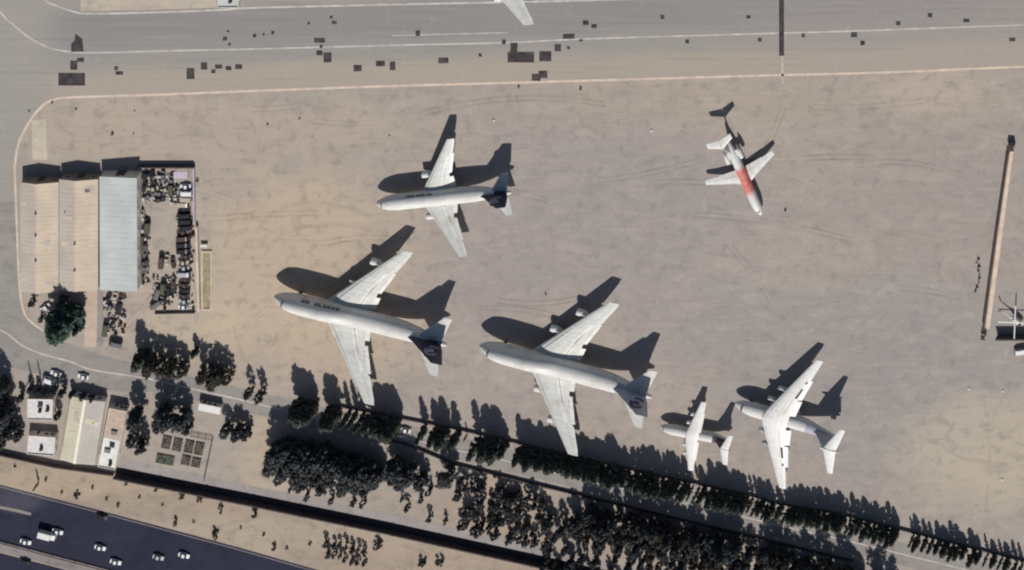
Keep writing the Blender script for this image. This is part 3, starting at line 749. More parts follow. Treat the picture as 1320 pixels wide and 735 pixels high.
def seams(parent, x0, x1, y0, y1, zf, step, mat, name='roof_sheet_joint'):
    """raised sheet joints running down a slope, one part"""
    mb = MB(); y = y0 + step
    while y < y1 - .2:
        mb.loft([[(x0, y-.05, zf(x0)+.005), (x0, y+.05, zf(x0)+.005), (x0, y+.05, zf(x0)+.025), (x0, y-.05, zf(x0)+.025)][::-1],
                 [(x1, y-.05, zf(x1)+.005), (x1, y+.05, zf(x1)+.005), (x1, y+.05, zf(x1)+.025), (x1, y-.05, zf(x1)+.025)][::-1]]); y += step
    o = mb.build(name, mat, parent); o['kind'] = 'stuff'; return o
def slope(root, x0, z0, x1, z1, y0, y1, mat, name='roof_slope', th=.12):
    mb = MB(); mb.loft([[(x0, y0, z0), (x1, y0, z1), (x1, y0, z1-th), (x0, y0, z0-th)], [(x0, y1, z0), (x1, y1, z1), (x1, y1, z1-th), (x0, y1, z0-th)]][::-1])
    return mb.build(name, mat, root)
def opening(root, x, y, z, w, h, side, name, mat, frame=None):
    """door or window on a wall; side 'n','s','e','w'"""
    d = {'n': (0, 1), 's': (0, -1), 'e': (1, 0), 'w': (-1, 0)}[side]
    dx, dy = (w, .12) if d[1] else (.12, w)
    m = MB(); m.box((x + d[0]*.05, y + d[1]*.05, z), (dx, dy, h)); o = m.build(name, mat, root)
    f = MB()
    if d[1]:
        for sx in (-1, 1): f.box((x + sx*(w/2+.05), y + d[1]*.07, z), (.1, .16, h+.2))
        for sz in (-1, 1): f.box((x, y + d[1]*.065, z + sz*(h/2+.05)), (w-.001, .16, .1))
    else:
        for sx in (-1, 1): f.box((x + d[0]*.07, y + sx*(w/2+.05), z), (.16, .1, h+.2))
        for sz in (-1, 1): f.box((x + d[0]*.065, y, z + sz*(h/2+.05)), (.16, w-.001, .1))
    f.build('frame', frame or M['wall_w'], o); return o
def walls_gable(root, x0, x1, y0, y1, ze, zr, xr, mat):
    mb = MB(); th = .25
    prof = lambda y: [(x0, y, 0), (x1, y, 0), (x1, y, ze-.13), (xr, y, zr-.14), (x0, y, ze-.13)]
    a, b = prof(y0), prof(y1); mb.loft([b, a]); return mb.build('wall', mat, root)

# twin-gable tan shed
def gable(name, label, roof_px, ze, zr, mats, rz=0.0, over=.25, ridge=None, vents=(), ridge_at=.5, sheet=1.6, wallm=None, cat='building', doors=()):
    """roof_px = west, east, north, south edges of the roof as the photo shows them (at eave height)"""
    w, e, n, s_ = roof_px
    cx, cy = W((w+e)/2, (n+s_)/2, (ze+zr)/2 - (zr-ze)/4)
    Wd = (e-w)/K; D = (s_-n)/K; root = thing(name, label, cat, (cx, cy, 0), rz)
    x0, x1, y0, y1 = -Wd/2, Wd/2, -D/2, D/2; xr = x0 + Wd*ridge_at
    walls_gable(root, x0+over, x1-over, y0+over, y1-over, ze, zr, xr, wallm or M['wall_b'])
    rw = slope(root, x0, ze, xr, zr, y0, y1, mats[0]); re = slope(root, xr+.002, zr, x1, ze, y0, y1, mats[1])
    seams(rw, x0, xr, y0, y1, lambda x: ze+(zr-ze)*(x-x0)/(xr-x0), sheet, mats[0])
    seams(re, xr, x1, y0, y1, lambda x: zr+(ze-zr)*(x-xr)/(x1-xr), sheet, mats[1])
    qr = random.Random(int(w*3+n))
    for k_ in range(9):
        side = k_ % 2; yy = y0 + 1 + qr.random()*(D-4); L_ = qr.uniform(1.0, 2.4); f0 = qr.uniform(.08, .5); f1 = min(.95, f0 + qr.uniform(.2, .5)); zz = []
        pts_ = []
        for f in (f0, f1):
            xx = x0 + (xr-x0)*f if side == 0 else x1 + (xr-x1)*f; pts_.append((xx, ze + (zr-ze)*f))
        (xa, za), (xb, zb) = sorted(pts_)
        slope(rw if side == 0 else re, xa, za+.05, xb, zb+.05, yy, yy+L_, mats[(k_//2) % 2], 'roof_sheet', .04)
    m = MB(); m.box((xr, 0, zr+.06), (.45 if not ridge else .9, D+.02, .16)); m.build('ridge_cap', ridge or mats[1], root)
    for f in vents:
        v = MB(); yy = y1 - D*f; v.tube((xr+.0, yy, zr-.05), (xr, yy, zr+.6), .22, .22, 8); v.tube((xr, yy, zr+.6), (xr, yy, zr+.95), .42, .05, 8); v.build('roof_vent', M['dark'], root)
    for (side, f, zz, ww, hh, kind) in doors:
        if side in 'ns': p = (x0+over+(Wd-2*over)*f, (y1-over) if side == 'n' else (y0+over))
        else: p = ((x1-over) if side == 'e' else (x0+over), y0+over+(D-2*over)*f)
        opening(root, p[0], p[1], zz, ww, hh, side, kind, M['wood'] if kind == 'door' else M['glass'])
    return root
gable('shed', 'tan gabled shed, the western of the twin sheds at left', (26.5,76,236,377), 4.2, 5.5, (M['roof_tan_shade'], M['roof_tan_lit']), .0, vents=(.26,.46,.69), ridge_at=.45, doors=(('n',.5,1.8,3.4,3.4,'door'),('n',.16,2.2,1.4,1.0,'window'),('n',.84,2.2,1.4,1.0,'window')))
gable('shed', 'tan gabled shed, the eastern of the twin sheds beside the white shed', (76.6,127,232,374.5), 4.2, 5.4, (M['roof_tan_shade'], M['roof_tan_lit']), .0, vents=(.56,.80), ridge_at=.44, doors=(('n',.5,1.8,3.4,3.4,'door'),('n',.16,2.2,1.4,1.0,'window'),('n',.84,2.2,1.4,1.0,'window')))
# white mono-pitch shed
cx, cy = W(153.5, 302, 5.0); root = thing('shed', 'long white single-slope shed beside the vehicle yard', 'building', (cx, cy, 0), .005)
wd, dp = 50/K, 146/K; x0, x1, y0, y1 = -wd/2, wd/2, -dp/2, dp/2
mb = MB(); mb.loft([[(x0+.2, y1-.2, 0), (x1-.2, y1-.2, 0), (x1-.2, y1-.2, 5.5), (x0+.2, y1-.2, 4.3)], [(x0+.2, y0+.2, 0), (x1-.2, y0+.2, 0), (x1-.2, y0+.2, 5.5), (x0+.2, y0+.2, 4.3)]]); mb.build('wall', M['wall_w'], root)
rf = slope(root, x0, 4.45, x1, 5.68, y0, y1, M['roof_white']); seams(rf, x0, x1, y0, y1, lambda x: 4.45 + 1.23*(x-x0)/wd, 2.0, M['roof_white'])
opening(root, 0, y1-.2, 1.9, 3.6, 3.6, 'n', 'door', M['wood'])
for f in (.15, .32, .5, .68, .85): opening(root, x1-.2, y0+dp*f, 3.6, 2.2, .9, 'e', 'window', M['glass'])

# long house-side shed with a bright ridge
gable('long_shed', 'long cream-roofed shed with a bright ridge strip among the houses', (84.5,129.5,514,597), 3.4, 4.4, (M['roof_cream'], M['roof_greyc']), -.165, ridge=M['ridge'], ridge_at=.44, sheet=1.2, wallm=M['wall_w'], doors=(('n',.5,1.3,1.4,2.2,'door'),('n',.2,1.7,1.2,1.0,'window'),('n',.8,1.7,1.2,1.0,'window')))

def flat_house(label, px, h, rz, roofm, extras=(), split=None, name='house'):
    w, e, n, s_ = px; cx, cy = W((w+e)/2, (n+s_)/2, h); root = thing(name, label, 'house', (cx, cy, 0), rz)
    Wd, D = (e-w)/K, (s_-n)/K
    m = MB(); m.box((0, 0, h/2-.1), (Wd, D, h-.2)); m.build('wall', M['wall_w'], root)
    if split:
        m = MB(); m.box((0, D/2-D*split/2, h-.15), (Wd-.4, D*split-.4, .12)); m.build('roof', roofm, root)
        m = MB(); m.box((0, -D/2+D*(1-split)/2, h-.13), (Wd-.4, D*(1-split)-.4, .12)); m.build('roof', M['roof_felt'], root)
    else:
        m = MB(); m.box((0, 0, h-.14), (Wd-.4, D-.4, .12)); m.build('roof', roofm, root)
    m = MB()
    for sx in (-1, 1): m.box((sx*(Wd/2-.1), 0, h+.05), (.22, D+.02, .5))
    for sy in (-1, 1): m.box((0, sy*(D/2-.1), h+.045), (Wd-.24, .22, .49))
    m.build('parapet', M['wall_w'], root)
    opening(root, -Wd*.2, D/2, 1.05, 1.0, 2.1, 'n', 'door', M['wood'])
    for f in (.12, .34): opening(root, Wd*f, D/2, 1.6, 1.1, 1.1, 'n', 'window', M['glass'])
    for f in (-.25, .2): opening(root, Wd/2, D*f, 1.6, 1.1, 1.1, 'e', 'window', M['glass'])
    for (ex, ey, kind) in extras:
        q = MB()
        if kind == 'tank':
            q.tube((ex-.9, ey, h+.75), (ex+.9, ey, h+.75), .5, .5, 12)
            for sx in (-.6, .6): q.box((ex+sx, ey, h+.1), (.12, .9, .36))
            q.build('roof_water_tank', M['pipe'], root, False)
        elif kind == 'cooler':
            q.box((ex, ey, h+.5), (1.1, 1.0, 1.1)); q.box((ex, ey, h+1.08), (1.2, 1.1, .08)); q.build('roof_cooler', M['dark'], root)
        else:
            q.box((ex, ey, h+.25), (2.2, 1.2, .5)); q.box((ex, ey, h+.53), (2.4, 1.4, .06)); q.build('roof_hatch', M['pipe'], root)
    return root
flat_house('white flat-roofed house with rooftop tank near the left edge', (36,69,514,541), 3.3, -.02, M['roof_flat'], [(.2, 1.7, 'tank'), (.1, -.2, 'cooler'), (3.0, .2, 'cooler')])
flat_house('small white flat-roofed house just below the other white house', (36.5,71.5,562,586), 3.0, -.07, M['roof_flat'], [(.2, -1.0, 'cooler')])
flat_house('narrow house with half pink and half white roof beside the long shed', (134,156.5,527,604), 3.2, -.19, M['roof_pink'], [(.4, 2.6, 'hatch'), (1.2, -9.2, 'cooler'), (-.8, -4.6, 'hatch'), (.6, -2.4, 'tank')], .5)
flat_house('small pale hut at the far left edge below the trees', (4,22,548,566), 2.6, .55, M['roof_flat'], name='hut')
# building cut by the top edge
flat_house('pale blue-white block at the top edge beside the taxiway', (281,308,-22,10), 3.2, .0, M['roof_white'], [(1.0, -2.0, 'cooler')], name='service_block')

# portable cabin
cx, cy = W(270.5, 527, 2.6); root = thing('portable_cabin', 'white portable cabin beside dark trees south of the road', 'cabin', (cx, cy, 0), -.20)
m = MB(); m.box((0,0,1.4), (8.2,2.5,2.4)); m.build('cabin_body', M['wall_w'], root)
m = MB(); m.box((0,0,2.66), (8.4,2.7,.12)); m.build('cabin_roof', M['bright'], root)
m = MB()
for x in (-3.4, 0, 3.4): m.box((x, 0, .1), (.5, 2.2, .2))
m.build('skid', M['concrete'], root)
opening(root, -2.6, 1.25, 1.25, .9, 2.0, 'n', 'door', M['wood'])
for x in (-.6, 1.6): opening(root, x, 1.25, 1.6, 1.1, .9, 'n', 'window', M['glass'])

# lilac canopy in the yard
cx, cy = W(233, 226, 2.6); root = thing('canopy', 'lilac canopy roof on posts in the northeast corner of the yard', 'canopy', (cx, cy, 0), 0)
m = MB(); m.box((0,0,2.65), (5.2,2.6,.1)); m.build('canopy_roof', M['lilac'], root)
for sx in (-2.4, 2.4):
    for sy in (-1.1, 1.1): m = MB(); m.tube((sx, sy, 0), (sx, sy, 2.6), .06, .06, 6); m.build('post', M['pipe'], root)

# small dark huts at the ends of the long wall
def small_hut(label, px, py, w, d, h):
    cx, cy = W(px, py); root = thing('guard_hut', label, 'hut', (cx, cy, 0), -.14)
    m = MB(); m.box((0,0,h/2), (w, d, h)); m.build('hut_body', M['coping'], root)
    m = MB(); m.box((0,0,h+.06), (w+.3, d+.3, .12)); m.build('hut_roof', M['coping'], root)
    opening(root, 0, d/2, 1.0, .7, 1.9, 'n', 'door', M['wood']); opening(root, w/2, 0, 1.5, .7, .7, 'e', 'window', M['glass'])
small_hut('small dark hut at the upper end of the long pale wall', 1305, 186, 2.2, 2.2, 2.4)
small_hut('small dark hut at the lower end of the long pale wall', 1269, 431, 1.5, 2.0, 1.6)

# concrete trough east of the yard
cx, cy = W(267, 361); root = thing('trough', 'long narrow planted concrete trough beside the yard wall', 'planter', (cx, cy, 0), -.0)
m = MB(); Lg = 76/K; wdt = 3.4
for sx in (-1, 1): m.box((sx*wdt/2, 0, .25), (.5, Lg, .5))
for sy in (-1, 1): m.box((0, sy*(Lg/2-.25), .245), (wdt-.5, .5, .49))
m.build('kerb', M['edge'], root)
M['weeds'] = simple('dry_weeds', lin(152,144,114), .95, .25, .6)
m = MB(); m.box((0, 0, .12), (wdt-.5, Lg-1.0, .24)); m.build('planting_bed', M['weeds'], root)
cx, cy = W(264, 315); root = thing('concrete_block', 'small white concrete block above the planted trough', 'block', (cx, cy, 0), 0)
m = MB(); m.box((0,0,.5), (2.4,.9,1.0)); m.build('block_body', M['wall_w'], root); m = MB(); m.box((0,0,1.05), (2.6,1.1,.1)); m.build('block_cap', M['wall_w'], root)

# garden plots
M['veg'] = simple('green_net_cover', lin(84,104,86), .9, .22, .8)
M['bed'] = simple('dark_planted_bed', lin(92,90,84), .95, .35, 1.0)
M['bed2'] = simple('reddish_planted_bed', lin(104,94,88), .95, .35, 1.0)
ga = -.20
def bed(label, px, py, w, d, mat, h=.3):
    cx, cy = W(px, py); root = thing('garden_bed', label, 'garden bed', (cx, cy, 0), ga, 'garden beds')
    q = random.Random(int(px*7+py)); m = MB(); m.box((0,0,h/2), (w, d, h)); m.build('soil', M['soil'], root)
    r = MB(); nx = max(2, int(w/.8)); ny = max(2, int(d/.8))
    for i in range(nx):
        for jn in range(ny):
            x = -w/2 + (i+.5)*w/nx; y = -d/2 + (jn+.5)*d/ny; k = q.uniform(.25, .5); hh = h + q.uniform(.15, .6)
            n = 6; r.loft([[(x+k*a*cos(2*pi*t/n), y+k*a*sin(2*pi*t/n), z) for t in range(n)] for a, z in ((1, h-.02), (.9, h+(hh-h)*.6), (.25, hh))])
    p = r.build('planting', mat, root); p['kind'] = 'stuff'
    f = MB()
    for sx in (-1, 1): f.box((sx*(w/2+.05), 0, h/2+.02), (.1, d+.2, h+.04))
    for sy in (-1, 1): f.box((0, sy*(d/2+.05), h/2+.015), (w, .1, h+.03))
    f.build('bed_edging', M['soil'], root)
bed('green covered garden bed, lowest left of the plots', 213, 592, 6.6, 3.4, M['veg'])
names = ['dark garden bed, upper row, westmost', 'dark garden bed, upper row, second from the west', 'dark garden bed, upper row, third from the west', 'dark garden bed, upper row, eastmost']
for i, (px, py) in enumerate(((215,570),(229,573),(244,575.5),(257,578))): bed(names[i] + ' in the fenced garden', px, py, 3.2, 4.6, M['bed'])
for i, (px, py) in enumerate(((240,593),(253,596))): bed('reddish garden bed, lower row, ' + ('west' if i == 0 else 'east') + ' one in the fenced garden', px, py, 3.2, 3.4, M['bed2'])
base = W(205, 560); fr = thing('garden_fence', 'post and rail fence around the garden plots', 'fence', (base[0], base[1], 0), 0)
fp = [(247,559.5),(275,565),(264,618)]; Pw = [Vector(W(*p)) - Vector(base) for p in fp]
for a, b in zip(Pw, Pw[1:]):
    d = b - a; nn = max(2, int(d.length/2.4)); ang = atan2(d.y, d.x)
    for i in range(nn+1):
        q = a + d*i/nn; m = MB(); m.box((q.x, q.y, .8), (.14, .14, 1.6), ang); m.build('fence_post', M['wood'], fr)
    for z in (.5, 1.0, 1.45):
        c = (a+b)/2; m = MB(); m.box((c.x, c.y, z), (d.length, .07, .12), ang); m.build('fence_rail', M['wood'], fr)

# highway guard rail in the median
P0 = [W(*p) for p in ((-60,683),(0,698.5),(60,714.5),(150,738),(300,778))]; base = P0[0]
gr = thing('guard_rail', 'steel guard rail along the highway median', 'guard rail', (base[0], base[1], 0), 0)
for a, b in zip(P0, P0[1:]):
    a = Vector(a) - Vector(base); b = Vector(b) - Vector(base); d = b-a; ang = atan2(d.y, d.x); c = (a+b)/2
    m = MB(); m.box((c.x, c.y, .72), (d.length-.02, .12, .34), ang); m.build('rail', M['coping'], gr)
    nn = int(d.length/4)
    for i in range(nn): q = a + d*(i+.5)/nn; m = MB(); m.box((q.x, q.y, .36), (.16, .16, .72), ang); m.build('post', M['pipe'], gr)

# ------------------------------------------------------------------ vehicles
CARC = {'white': (.78,.78,.77), 'silver': (.45,.46,.47), 'black': (.02,.02,.024), 'grey': (.16,.16,.17), 'dark blue': (.03,.04,.09), 'beige': (.48,.42,.33), 'dark red': (.16,.03,.03), 'brown': (.09,.06,.05), 'olive': (.09,.09,.06)}
CM = {k: simple('car_paint_' + k.replace(' ', '_'), v, .3, .06, .8, 0, .5) for k, v in CARC.items()}
M['lamp'] = simple('headlight_lens', (.7,.7,.68), .2, .05, 2, 0, .5); M['tail'] = simple('tail_light_lens', (.35,.02,.02), .3, .05, 2)
PROTO = {}
def shell(secs, n=5):
    """secs: (x, half width, z low, z high) lofted along x with rounded shoulders"""
    rings = []
    for (x, w, z0, z1) in secs:
        h = z1-z0; rings.append([(x, -w*.94, z0), (x, -w, z0+h*.35), (x, -w*.97, z0+h*.75), (x, -w*.85, z1), (x, w*.85, z1), (x, w*.97, z0+h*.75), (x, w, z0+h*.35), (x, w*.94, z0)])
    return MB().loft(rings)
def wheels(root, xs, y, r, wt=.2):
    for x in xs:
        for s in (-1, 1):
            n = 12; rg = lambda yy, rr: [(x+rr*cos(2*pi*j/n), s*y+yy, r+rr*sin(2*pi*j/n)) for j in range(n)]
            w = MB().loft([rg(-wt/2, r*.85), rg(-wt*.3, r), rg(wt*.3, r), rg(wt/2, r*.85)]).build('wheel', M['rubber'], root)
            MB().loft([rg(s*(wt/2), r*.5)[::s], rg(s*(wt/2+.02), r*.45)[::s]]).build('hub_cap', M['metal'], w)
def make_car(kind, colour):
    root = bpy.data.objects.new('parked_car', None); COL.objects.link(root); pm = CM[colour]
    if kind == 'car':
        shell([(-2.15,.66,.42,.66),(-2.05,.78,.30,.78),(-1.3,.84,.24,.88),(0,.86,.24,.90),(1.3,.86,.24,.94),(2.05,.80,.28,.92),(2.15,.70,.42,.80)]).build('body', pm, root, False)
        shell([(-1.0,.70,.86,.90),(-.35,.68,.87,1.36),(.6,.68,.88,1.38),(1.5,.72,.90,.95)]).build('window_glass', M['glass'], root)
        m = MB(); m.loft([[(x, y*.62, z) for x, y in ((-.38,-1),(.68,-1),(.68,1),(-.38,1))] for z in (1.35, 1.43)]); m.build('roof', pm, root)
        wheels(root, (-1.35, 1.3), .76, .31); xl, xt, zl = -2.13, 2.13, .62
    elif kind == 'van':
        shell([(-2.5,.80,.45,1.0),(-2.35,.90,.32,1.1),(-1.5,.95,.28,1.9),(-1.0,.95,.28,2.05),(2.4,.95,.28,2.08),(2.5,.90,.35,1.95)]).build('body', pm, root)
        m = MB(); m.loft([[(-2.22,-.72,1.30),(-2.22,.72,1.30),(-1.68,.66,1.80),(-1.68,-.66,1.80)], [(-2.30,-.70,1.34),(-2.30,.70,1.34),(-1.76,.64,1.84),(-1.76,-.64,1.84)]]); m.build('windscreen', M['glass'], root)
        for s in (-1, 1): m = MB(); m.box((.3, s*.955, 1.45), (3.6, .03, .5)); m.build('side_window', M['glass'], root)
        m = MB(); m.box((.6, 0, 2.10), (3.0, 1.3, .06)); m.build('roof_panel', pm, root)
        wheels(root, (-1.6, 1.5), .84, .34); xl, xt, zl = -2.48, 2.50, .7
    else:
        shell([(-3.3,.95,.5,1.3),(-3.2,1.05,.45,2.2),(-1.7,1.08,.45,2.35),(-1.6,1.05,.5,2.3)]).build('cab', pm, root)
        m = MB(); m.box((-3.27, 0, 1.75), (.06, 1.7, .6)); m.build('windscreen', M['glass'], root)
        m = MB(); m.box((.95, 0, .72), (4.9, 1.2, .3)); m.build('chassis', M['dark'], root)
        m = MB(); m.box((.95, 0, 1.85), (4.8, 2.2, 1.9)); m.build('cargo_box', M['bright'], root)
        m = MB()
        for i in range(7): m.box((-1.2 + i*.72, 0, 2.82), (.08, 2.2, .06))
        m.build('box_rib', M['grey_w'], root)
        wheels(root, (-2.4, 1.6, 2.6), .92, .45, .3); xl, xt, zl = -3.31, 3.4, .8
    for s in (-1, 1):
        yy = .55 if kind == 'car' else .7
        m = MB(); m.box((xl, s*yy, zl), (.08, .3, .16)); m.build('headlight', M['lamp'], root)
        m = MB(); m.box((xt, s*yy, zl+.1), (.06, .26, .16)); m.build('tail_light', M['tail'], root)
    return root
def car(kind, colour, px, py, rz, label, name='parked_car', group=None, z=0.0, cat=None):
    """px, py: ground pixel of the middle; rz: heading of the tail in the picture, radians"""
    k = (kind, colour)
    if k not in PROTO: PROTO[k] = make_car(*k); o = PROTO[k]
    else: o = copy_tree(PROTO[k])
    o.name = name; o.location = (*W(px, py), z); o.rotation_euler = (0, 0, rz)
    for key in ('group',):
        if key in o: del o[key]
    tag(o, label, cat or {'car': 'car', 'van': 'van', 'truck': 'truck'}[kind], group); return o
hr = -.26 + pi
HV = 'highway_car'
car('car','white',34,697,hr,'white car directly left of the box truck on the highway',HV,z=.036)
car('truck','white',63,687,hr,'white box truck on the highway at the lower left','highway_truck',z=.036)
car('car','white',75,684,hr,'white car right behind the white truck on the highway',HV,z=.036)
car('car','white',130,704.5,hr,'white car in the middle of the highway, right of the truck',HV,z=.036)
car('car','white',150,723,hr,'white car lowest on the highway next to the median',HV,z=.036)
car('car','silver',205,717,hr,'silver car on the highway between two white cars',HV,z=.036)
car('car','white',238,714.5,hr,'rightmost white car on the highway',HV,z=.036)
car('car','black',132,665,hr,'black car at the upper edge of the highway',HV,z=.036)
car('car','black',33,723,hr+pi,'black car on the far carriageway below the median',HV,z=.036)
car('car','white',523,553,-.22,'white car on the service road below the left tree row','road_car',z=.032)
car('car','white',108,484,-.22,'white car on the road above the long shed','road_car',z=.03)
car('car','white',73,480,-.3,'white car parked in tree shade left of the road car',z=.025)
car('van','white',64,488,-.3,'white van parked in tree shade above the white house',z=.025)
car('van','grey',150,441,-.25,'dark van parked below the driveway of the white shed')
car('van','white',1316,451,.15,'white van cut by the right photo edge below the tall wall')
car('car','white',59,395,.6,'white car beside the big conifer below the twin sheds')
# yard, east column
q = random.Random(5)
ys = [239,246.5,254,261,268,275.5,283,291,298,305,313,321,329,337,344,351,358.5,366,373,380,387,394]
for i, y in enumerate(ys):
    kind = q.choice(['car','van','car','car']); colour = q.choice(['white','silver','black','grey','brown','white','beige','silver'])
    if i in (5, 10, 11): kind, colour = 'van', 'black'
    car(kind, colour, 239 + q.uniform(-1.5, 1.5), y, q.choice((0, pi)) + q.uniform(-.08, .08), '%s %s, %s from the north in the east column of the yard' % (colour, kind, ORD[i]), group='vehicles in the east column of the yard')
def cluster(pts, where, grp):
    for i, (px, py, rz) in enumerate(pts):
        kind = q.choice(['car','car','car','van']); colour = q.choice(['grey','black','brown','silver','olive','grey','brown','beige','black'])
        car(kind, colour, px, py, rz + q.uniform(-.15, .15), '%s %s, %s %s' % (colour, kind, ORD[i], where), group=grp)
cluster([(209,337,pi/2),(216,334,pi/2),(224,338,pi/2)], 'from the west of the three mid-yard vehicles', 'vehicles in the middle of the yard')
cluster([(224.5,363,pi/2),(204,378,1.4),(211,371,1.5),(218,372,1.6),(202,391,.6),(209,388,.9),(214,384,1.5),(221,381,.2)], 'counted westward in the southern yard cluster', 'vehicles in the south of the yard')
cluster([(189,224,0),(197,226,1.4),(211,226,1.5),(187,240,1.2),(198,242,.3),(206,248,.0),(214,243,.4),(222,232,1.5),(222,244,1.5),(192,252,.7),(205,256,.05)], 'counted in the northwest cluster of the yard', 'vehicles in the northwest of the yard')
cluster([(184,276,1.5),(189,287,1.3),(185,296,.5),(191,293,1.4),(184,309,1.5),(185,320,1.4),(187,327,1.5),(184,337,.3),(187,345,1.2),(184,356,1.4)], 'from the north along the white shed', 'vehicles along the white shed')
cluster([(140,384,1.2),(149,383,1.5),(156,386,1.4),(155,396,1.3),(143,394,.6),(137,424,1.3),(145,416,1.0)], 'in the small lot south of the white shed', 'vehicles south of the white shed')

# scrap heaps in the yard: loose pieces nobody could count
M['scrap_d'] = simple('rusty_dark_scrap', lin(74,64,60), .9, .4, 1.5, use_obj=False)
M['scrap_l'] = simple('pale_scrap', lin(190,184,180), .8, .25, 1.5, use_obj=False)
for mt, cnt, lab in (('scrap_d', 260, 'dark rusty scrap pieces strewn over the vehicle yard'), ('scrap_l', 120, 'pale scrap pieces strewn over the vehicle yard')):
    mb = MB()
    for i in range(cnt):
        zone = q.choice([(181,222,216,262), (181,262,193,366), (198,355,228,398), (228,236,250,398), (228,236,250,398), (134,380,162,432), (214,222,228,262)])
        x, y = W(q.uniform(zone[0], zone[2]), q.uniform(zone[1], zone[3])); d = (q.uniform(.3, 1.6), q.uniform(.2, .9), q.uniform(.2, 1.3))
        mb.box((x, y, d[2]/2), d, q.uniform(0, 3.1))
    o = mb.build('scrap_heap', M[mt]); tag(o, lab, 'scrap', None, 'stuff')

# helicopter cut by the right edge
cx, cy = W(1320, 416); root = thing('helicopter', 'white helicopter cut by the right photo edge above the tall wall', 'helicopter', (cx, cy, 0), 2.5)
F = Fuse([(0,1.5,.1,.1,.1),(.6,1.5,.7,.6,.6),(1.8,1.6,.95,.95,.9),(3.8,1.6,.95,1.0,.9),(5.2,1.8,.55,.7,.5),(6.2,2.0,.25,.25,.25),(10.5,2.3,.12,.14,.12)])
F.mesh(16).build('body', M['bright'], root, True); F.patch(.5, 1.8, 30, 150, .03, 3, 6).build('canopy_glass', M['glass'], root, True)
finmesh([(2.2,9.8,1.2,.1),(4.0,10.6,.7,.1)]).build('tail_fin', M['bright'], root)
m = MB(); m.tube((3.2,0,2.5), (3.2,0,3.3), .15, .12, 8); m.build('rotor_mast', M['metal'], root)
for i in range(4):
    a = .6 + i*pi/2; m = MB(); m.box((3.2 + 3.3*cos(a), 3.3*sin(a), 3.25), (6.2, .42, .06), a); m.build('rotor_blade', M['bright'], root)
for s in (-1, 1):
    m = MB(); m.tube((.8, s*1.1, .08), (4.6, s*1.1, .08), .07, .07, 6); m.tube((1.6, s*.7, 1.0), (1.6, s*1.1, .08), .05, .05, 5); m.tube((3.8, s*.7, 1.0), (3.8, s*1.1, .08), .05, .05, 5); m.build('skid', M['metal'], root)

# ------------------------------------------------------------------ trees
def leaf_mat(name, a, b, c):
    n = NT(name); oi = n.node('ShaderNodeObjectInfo'); p = n.obj()
    f = n.noise(p, .9, 3, .6); col = n.mix(n.ramp(f, .35, .65), a, b)
    col = n.mix(n.math('MULTIPLY', oi.outputs['Random'], .55), col, c)
    return n.done(col, .85, 0, .15)
M['leaf_row'] = leaf_mat('dark_row_tree_foliage', (.050,.060,.050), (.095,.105,.085), (.075,.075,.062))
M['leaf_wood'] = leaf_mat('dark_wood_foliage', (.046,.052,.058), (.098,.106,.106), (.080,.080,.078))
M['leaf_con'] = leaf_mat('conifer_foliage', (.035,.062,.052), (.070,.110,.080), (.05,.08,.06))
M['leaf_brown'] = leaf_mat('brownish_tree_foliage', (.050,.050,.042), (.095,.090,.072), (.08,.068,.056))
M['leaf_green'] = leaf_mat('green_shrub_foliage', (.035,.055,.03), (.07,.09,.05), (.05,.06,.035))
M['bark'] = simple('grey_brown_bark', (.12,.09,.07), .95, .2, 2.0)
def crown_mesh(seed, h, r, z0, shape, nclump, nleaf, leaf, mat):
    q = random.Random(seed); mb = MB(); cl = []
    for i in range(nclump):
        u = (i + q.random())/nclump; z = z0 + (h-z0)*u
        if shape == 'column': pr = r*min(1, (u+.08)*3.0)*(1-u**1.7)**.85
        elif shape == 'cone': pr = r*(1-u)**.8*min(1, u*7+.25) + .1
        else: pr = r*sqrt(max(0, 1-((u-.45)/.58)**2))
        a = q.uniform(0, 2*pi); k = sqrt(q.uniform(.1, 1)); k = k*.9
        cl.append((Vector((pr*k*cos(a), pr*k*sin(a), z)), .35*r*q.uniform(.55, 1.0) if shape != 'column' else .42*r*q.uniform(.6, 1.0), pr*k, a))
    for c, cr, _, _ in cl:
        for _ in range(nleaf):
            d = Vector((q.gauss(0,1), q.gauss(0,1), q.gauss(0,1))).normalized()
            p = c + d*cr*q.uniform(.45, 1.05); nrm = (d + Vector((q.gauss(0,.6), q.gauss(0,.6), q.gauss(.3,.6)))).normalized()
            u = nrm.orthogonal().normalized(); v = nrm.cross(u); t = q.uniform(0, pi); u, v = u*cos(t)+v*sin(t), v*cos(t)-u*sin(t)
            s = leaf*q.uniform(.6, 1.3)
            mb.add([p-u*s, p-v*s*.55, p+u*s, p+v*s*.55], [(0,1,2,3)])
    return mb.mesh('crown', mat), cl
def trunk_mesh(seed, h, r, cl, z0, frac=.82):
    q = random.Random(seed); mb = MB(); n = 7; pts = []
    top = h*frac
    for i in range(6):
        t = i/5; pts.append((Vector((q.uniform(-.12,.12)*t*2, q.uniform(-.12,.12)*t*2, top*t)), r*(1-.8*t)))
    for (a, ra), (b, rb) in zip(pts, pts[1:]): mb.tube(a, b, ra, rb, n, cap=False)
    for c, cr, d, a in q.sample(cl, min(10, len(cl))):
        st = max(z0*.7, c.z - d*.9 - .5); st = min(st, top*.95)
        mb.tube((0, 0, st), c, r*.35, .03, 4, cap=False)
    return mb.mesh('trunk', M['bark'])
TP = {}
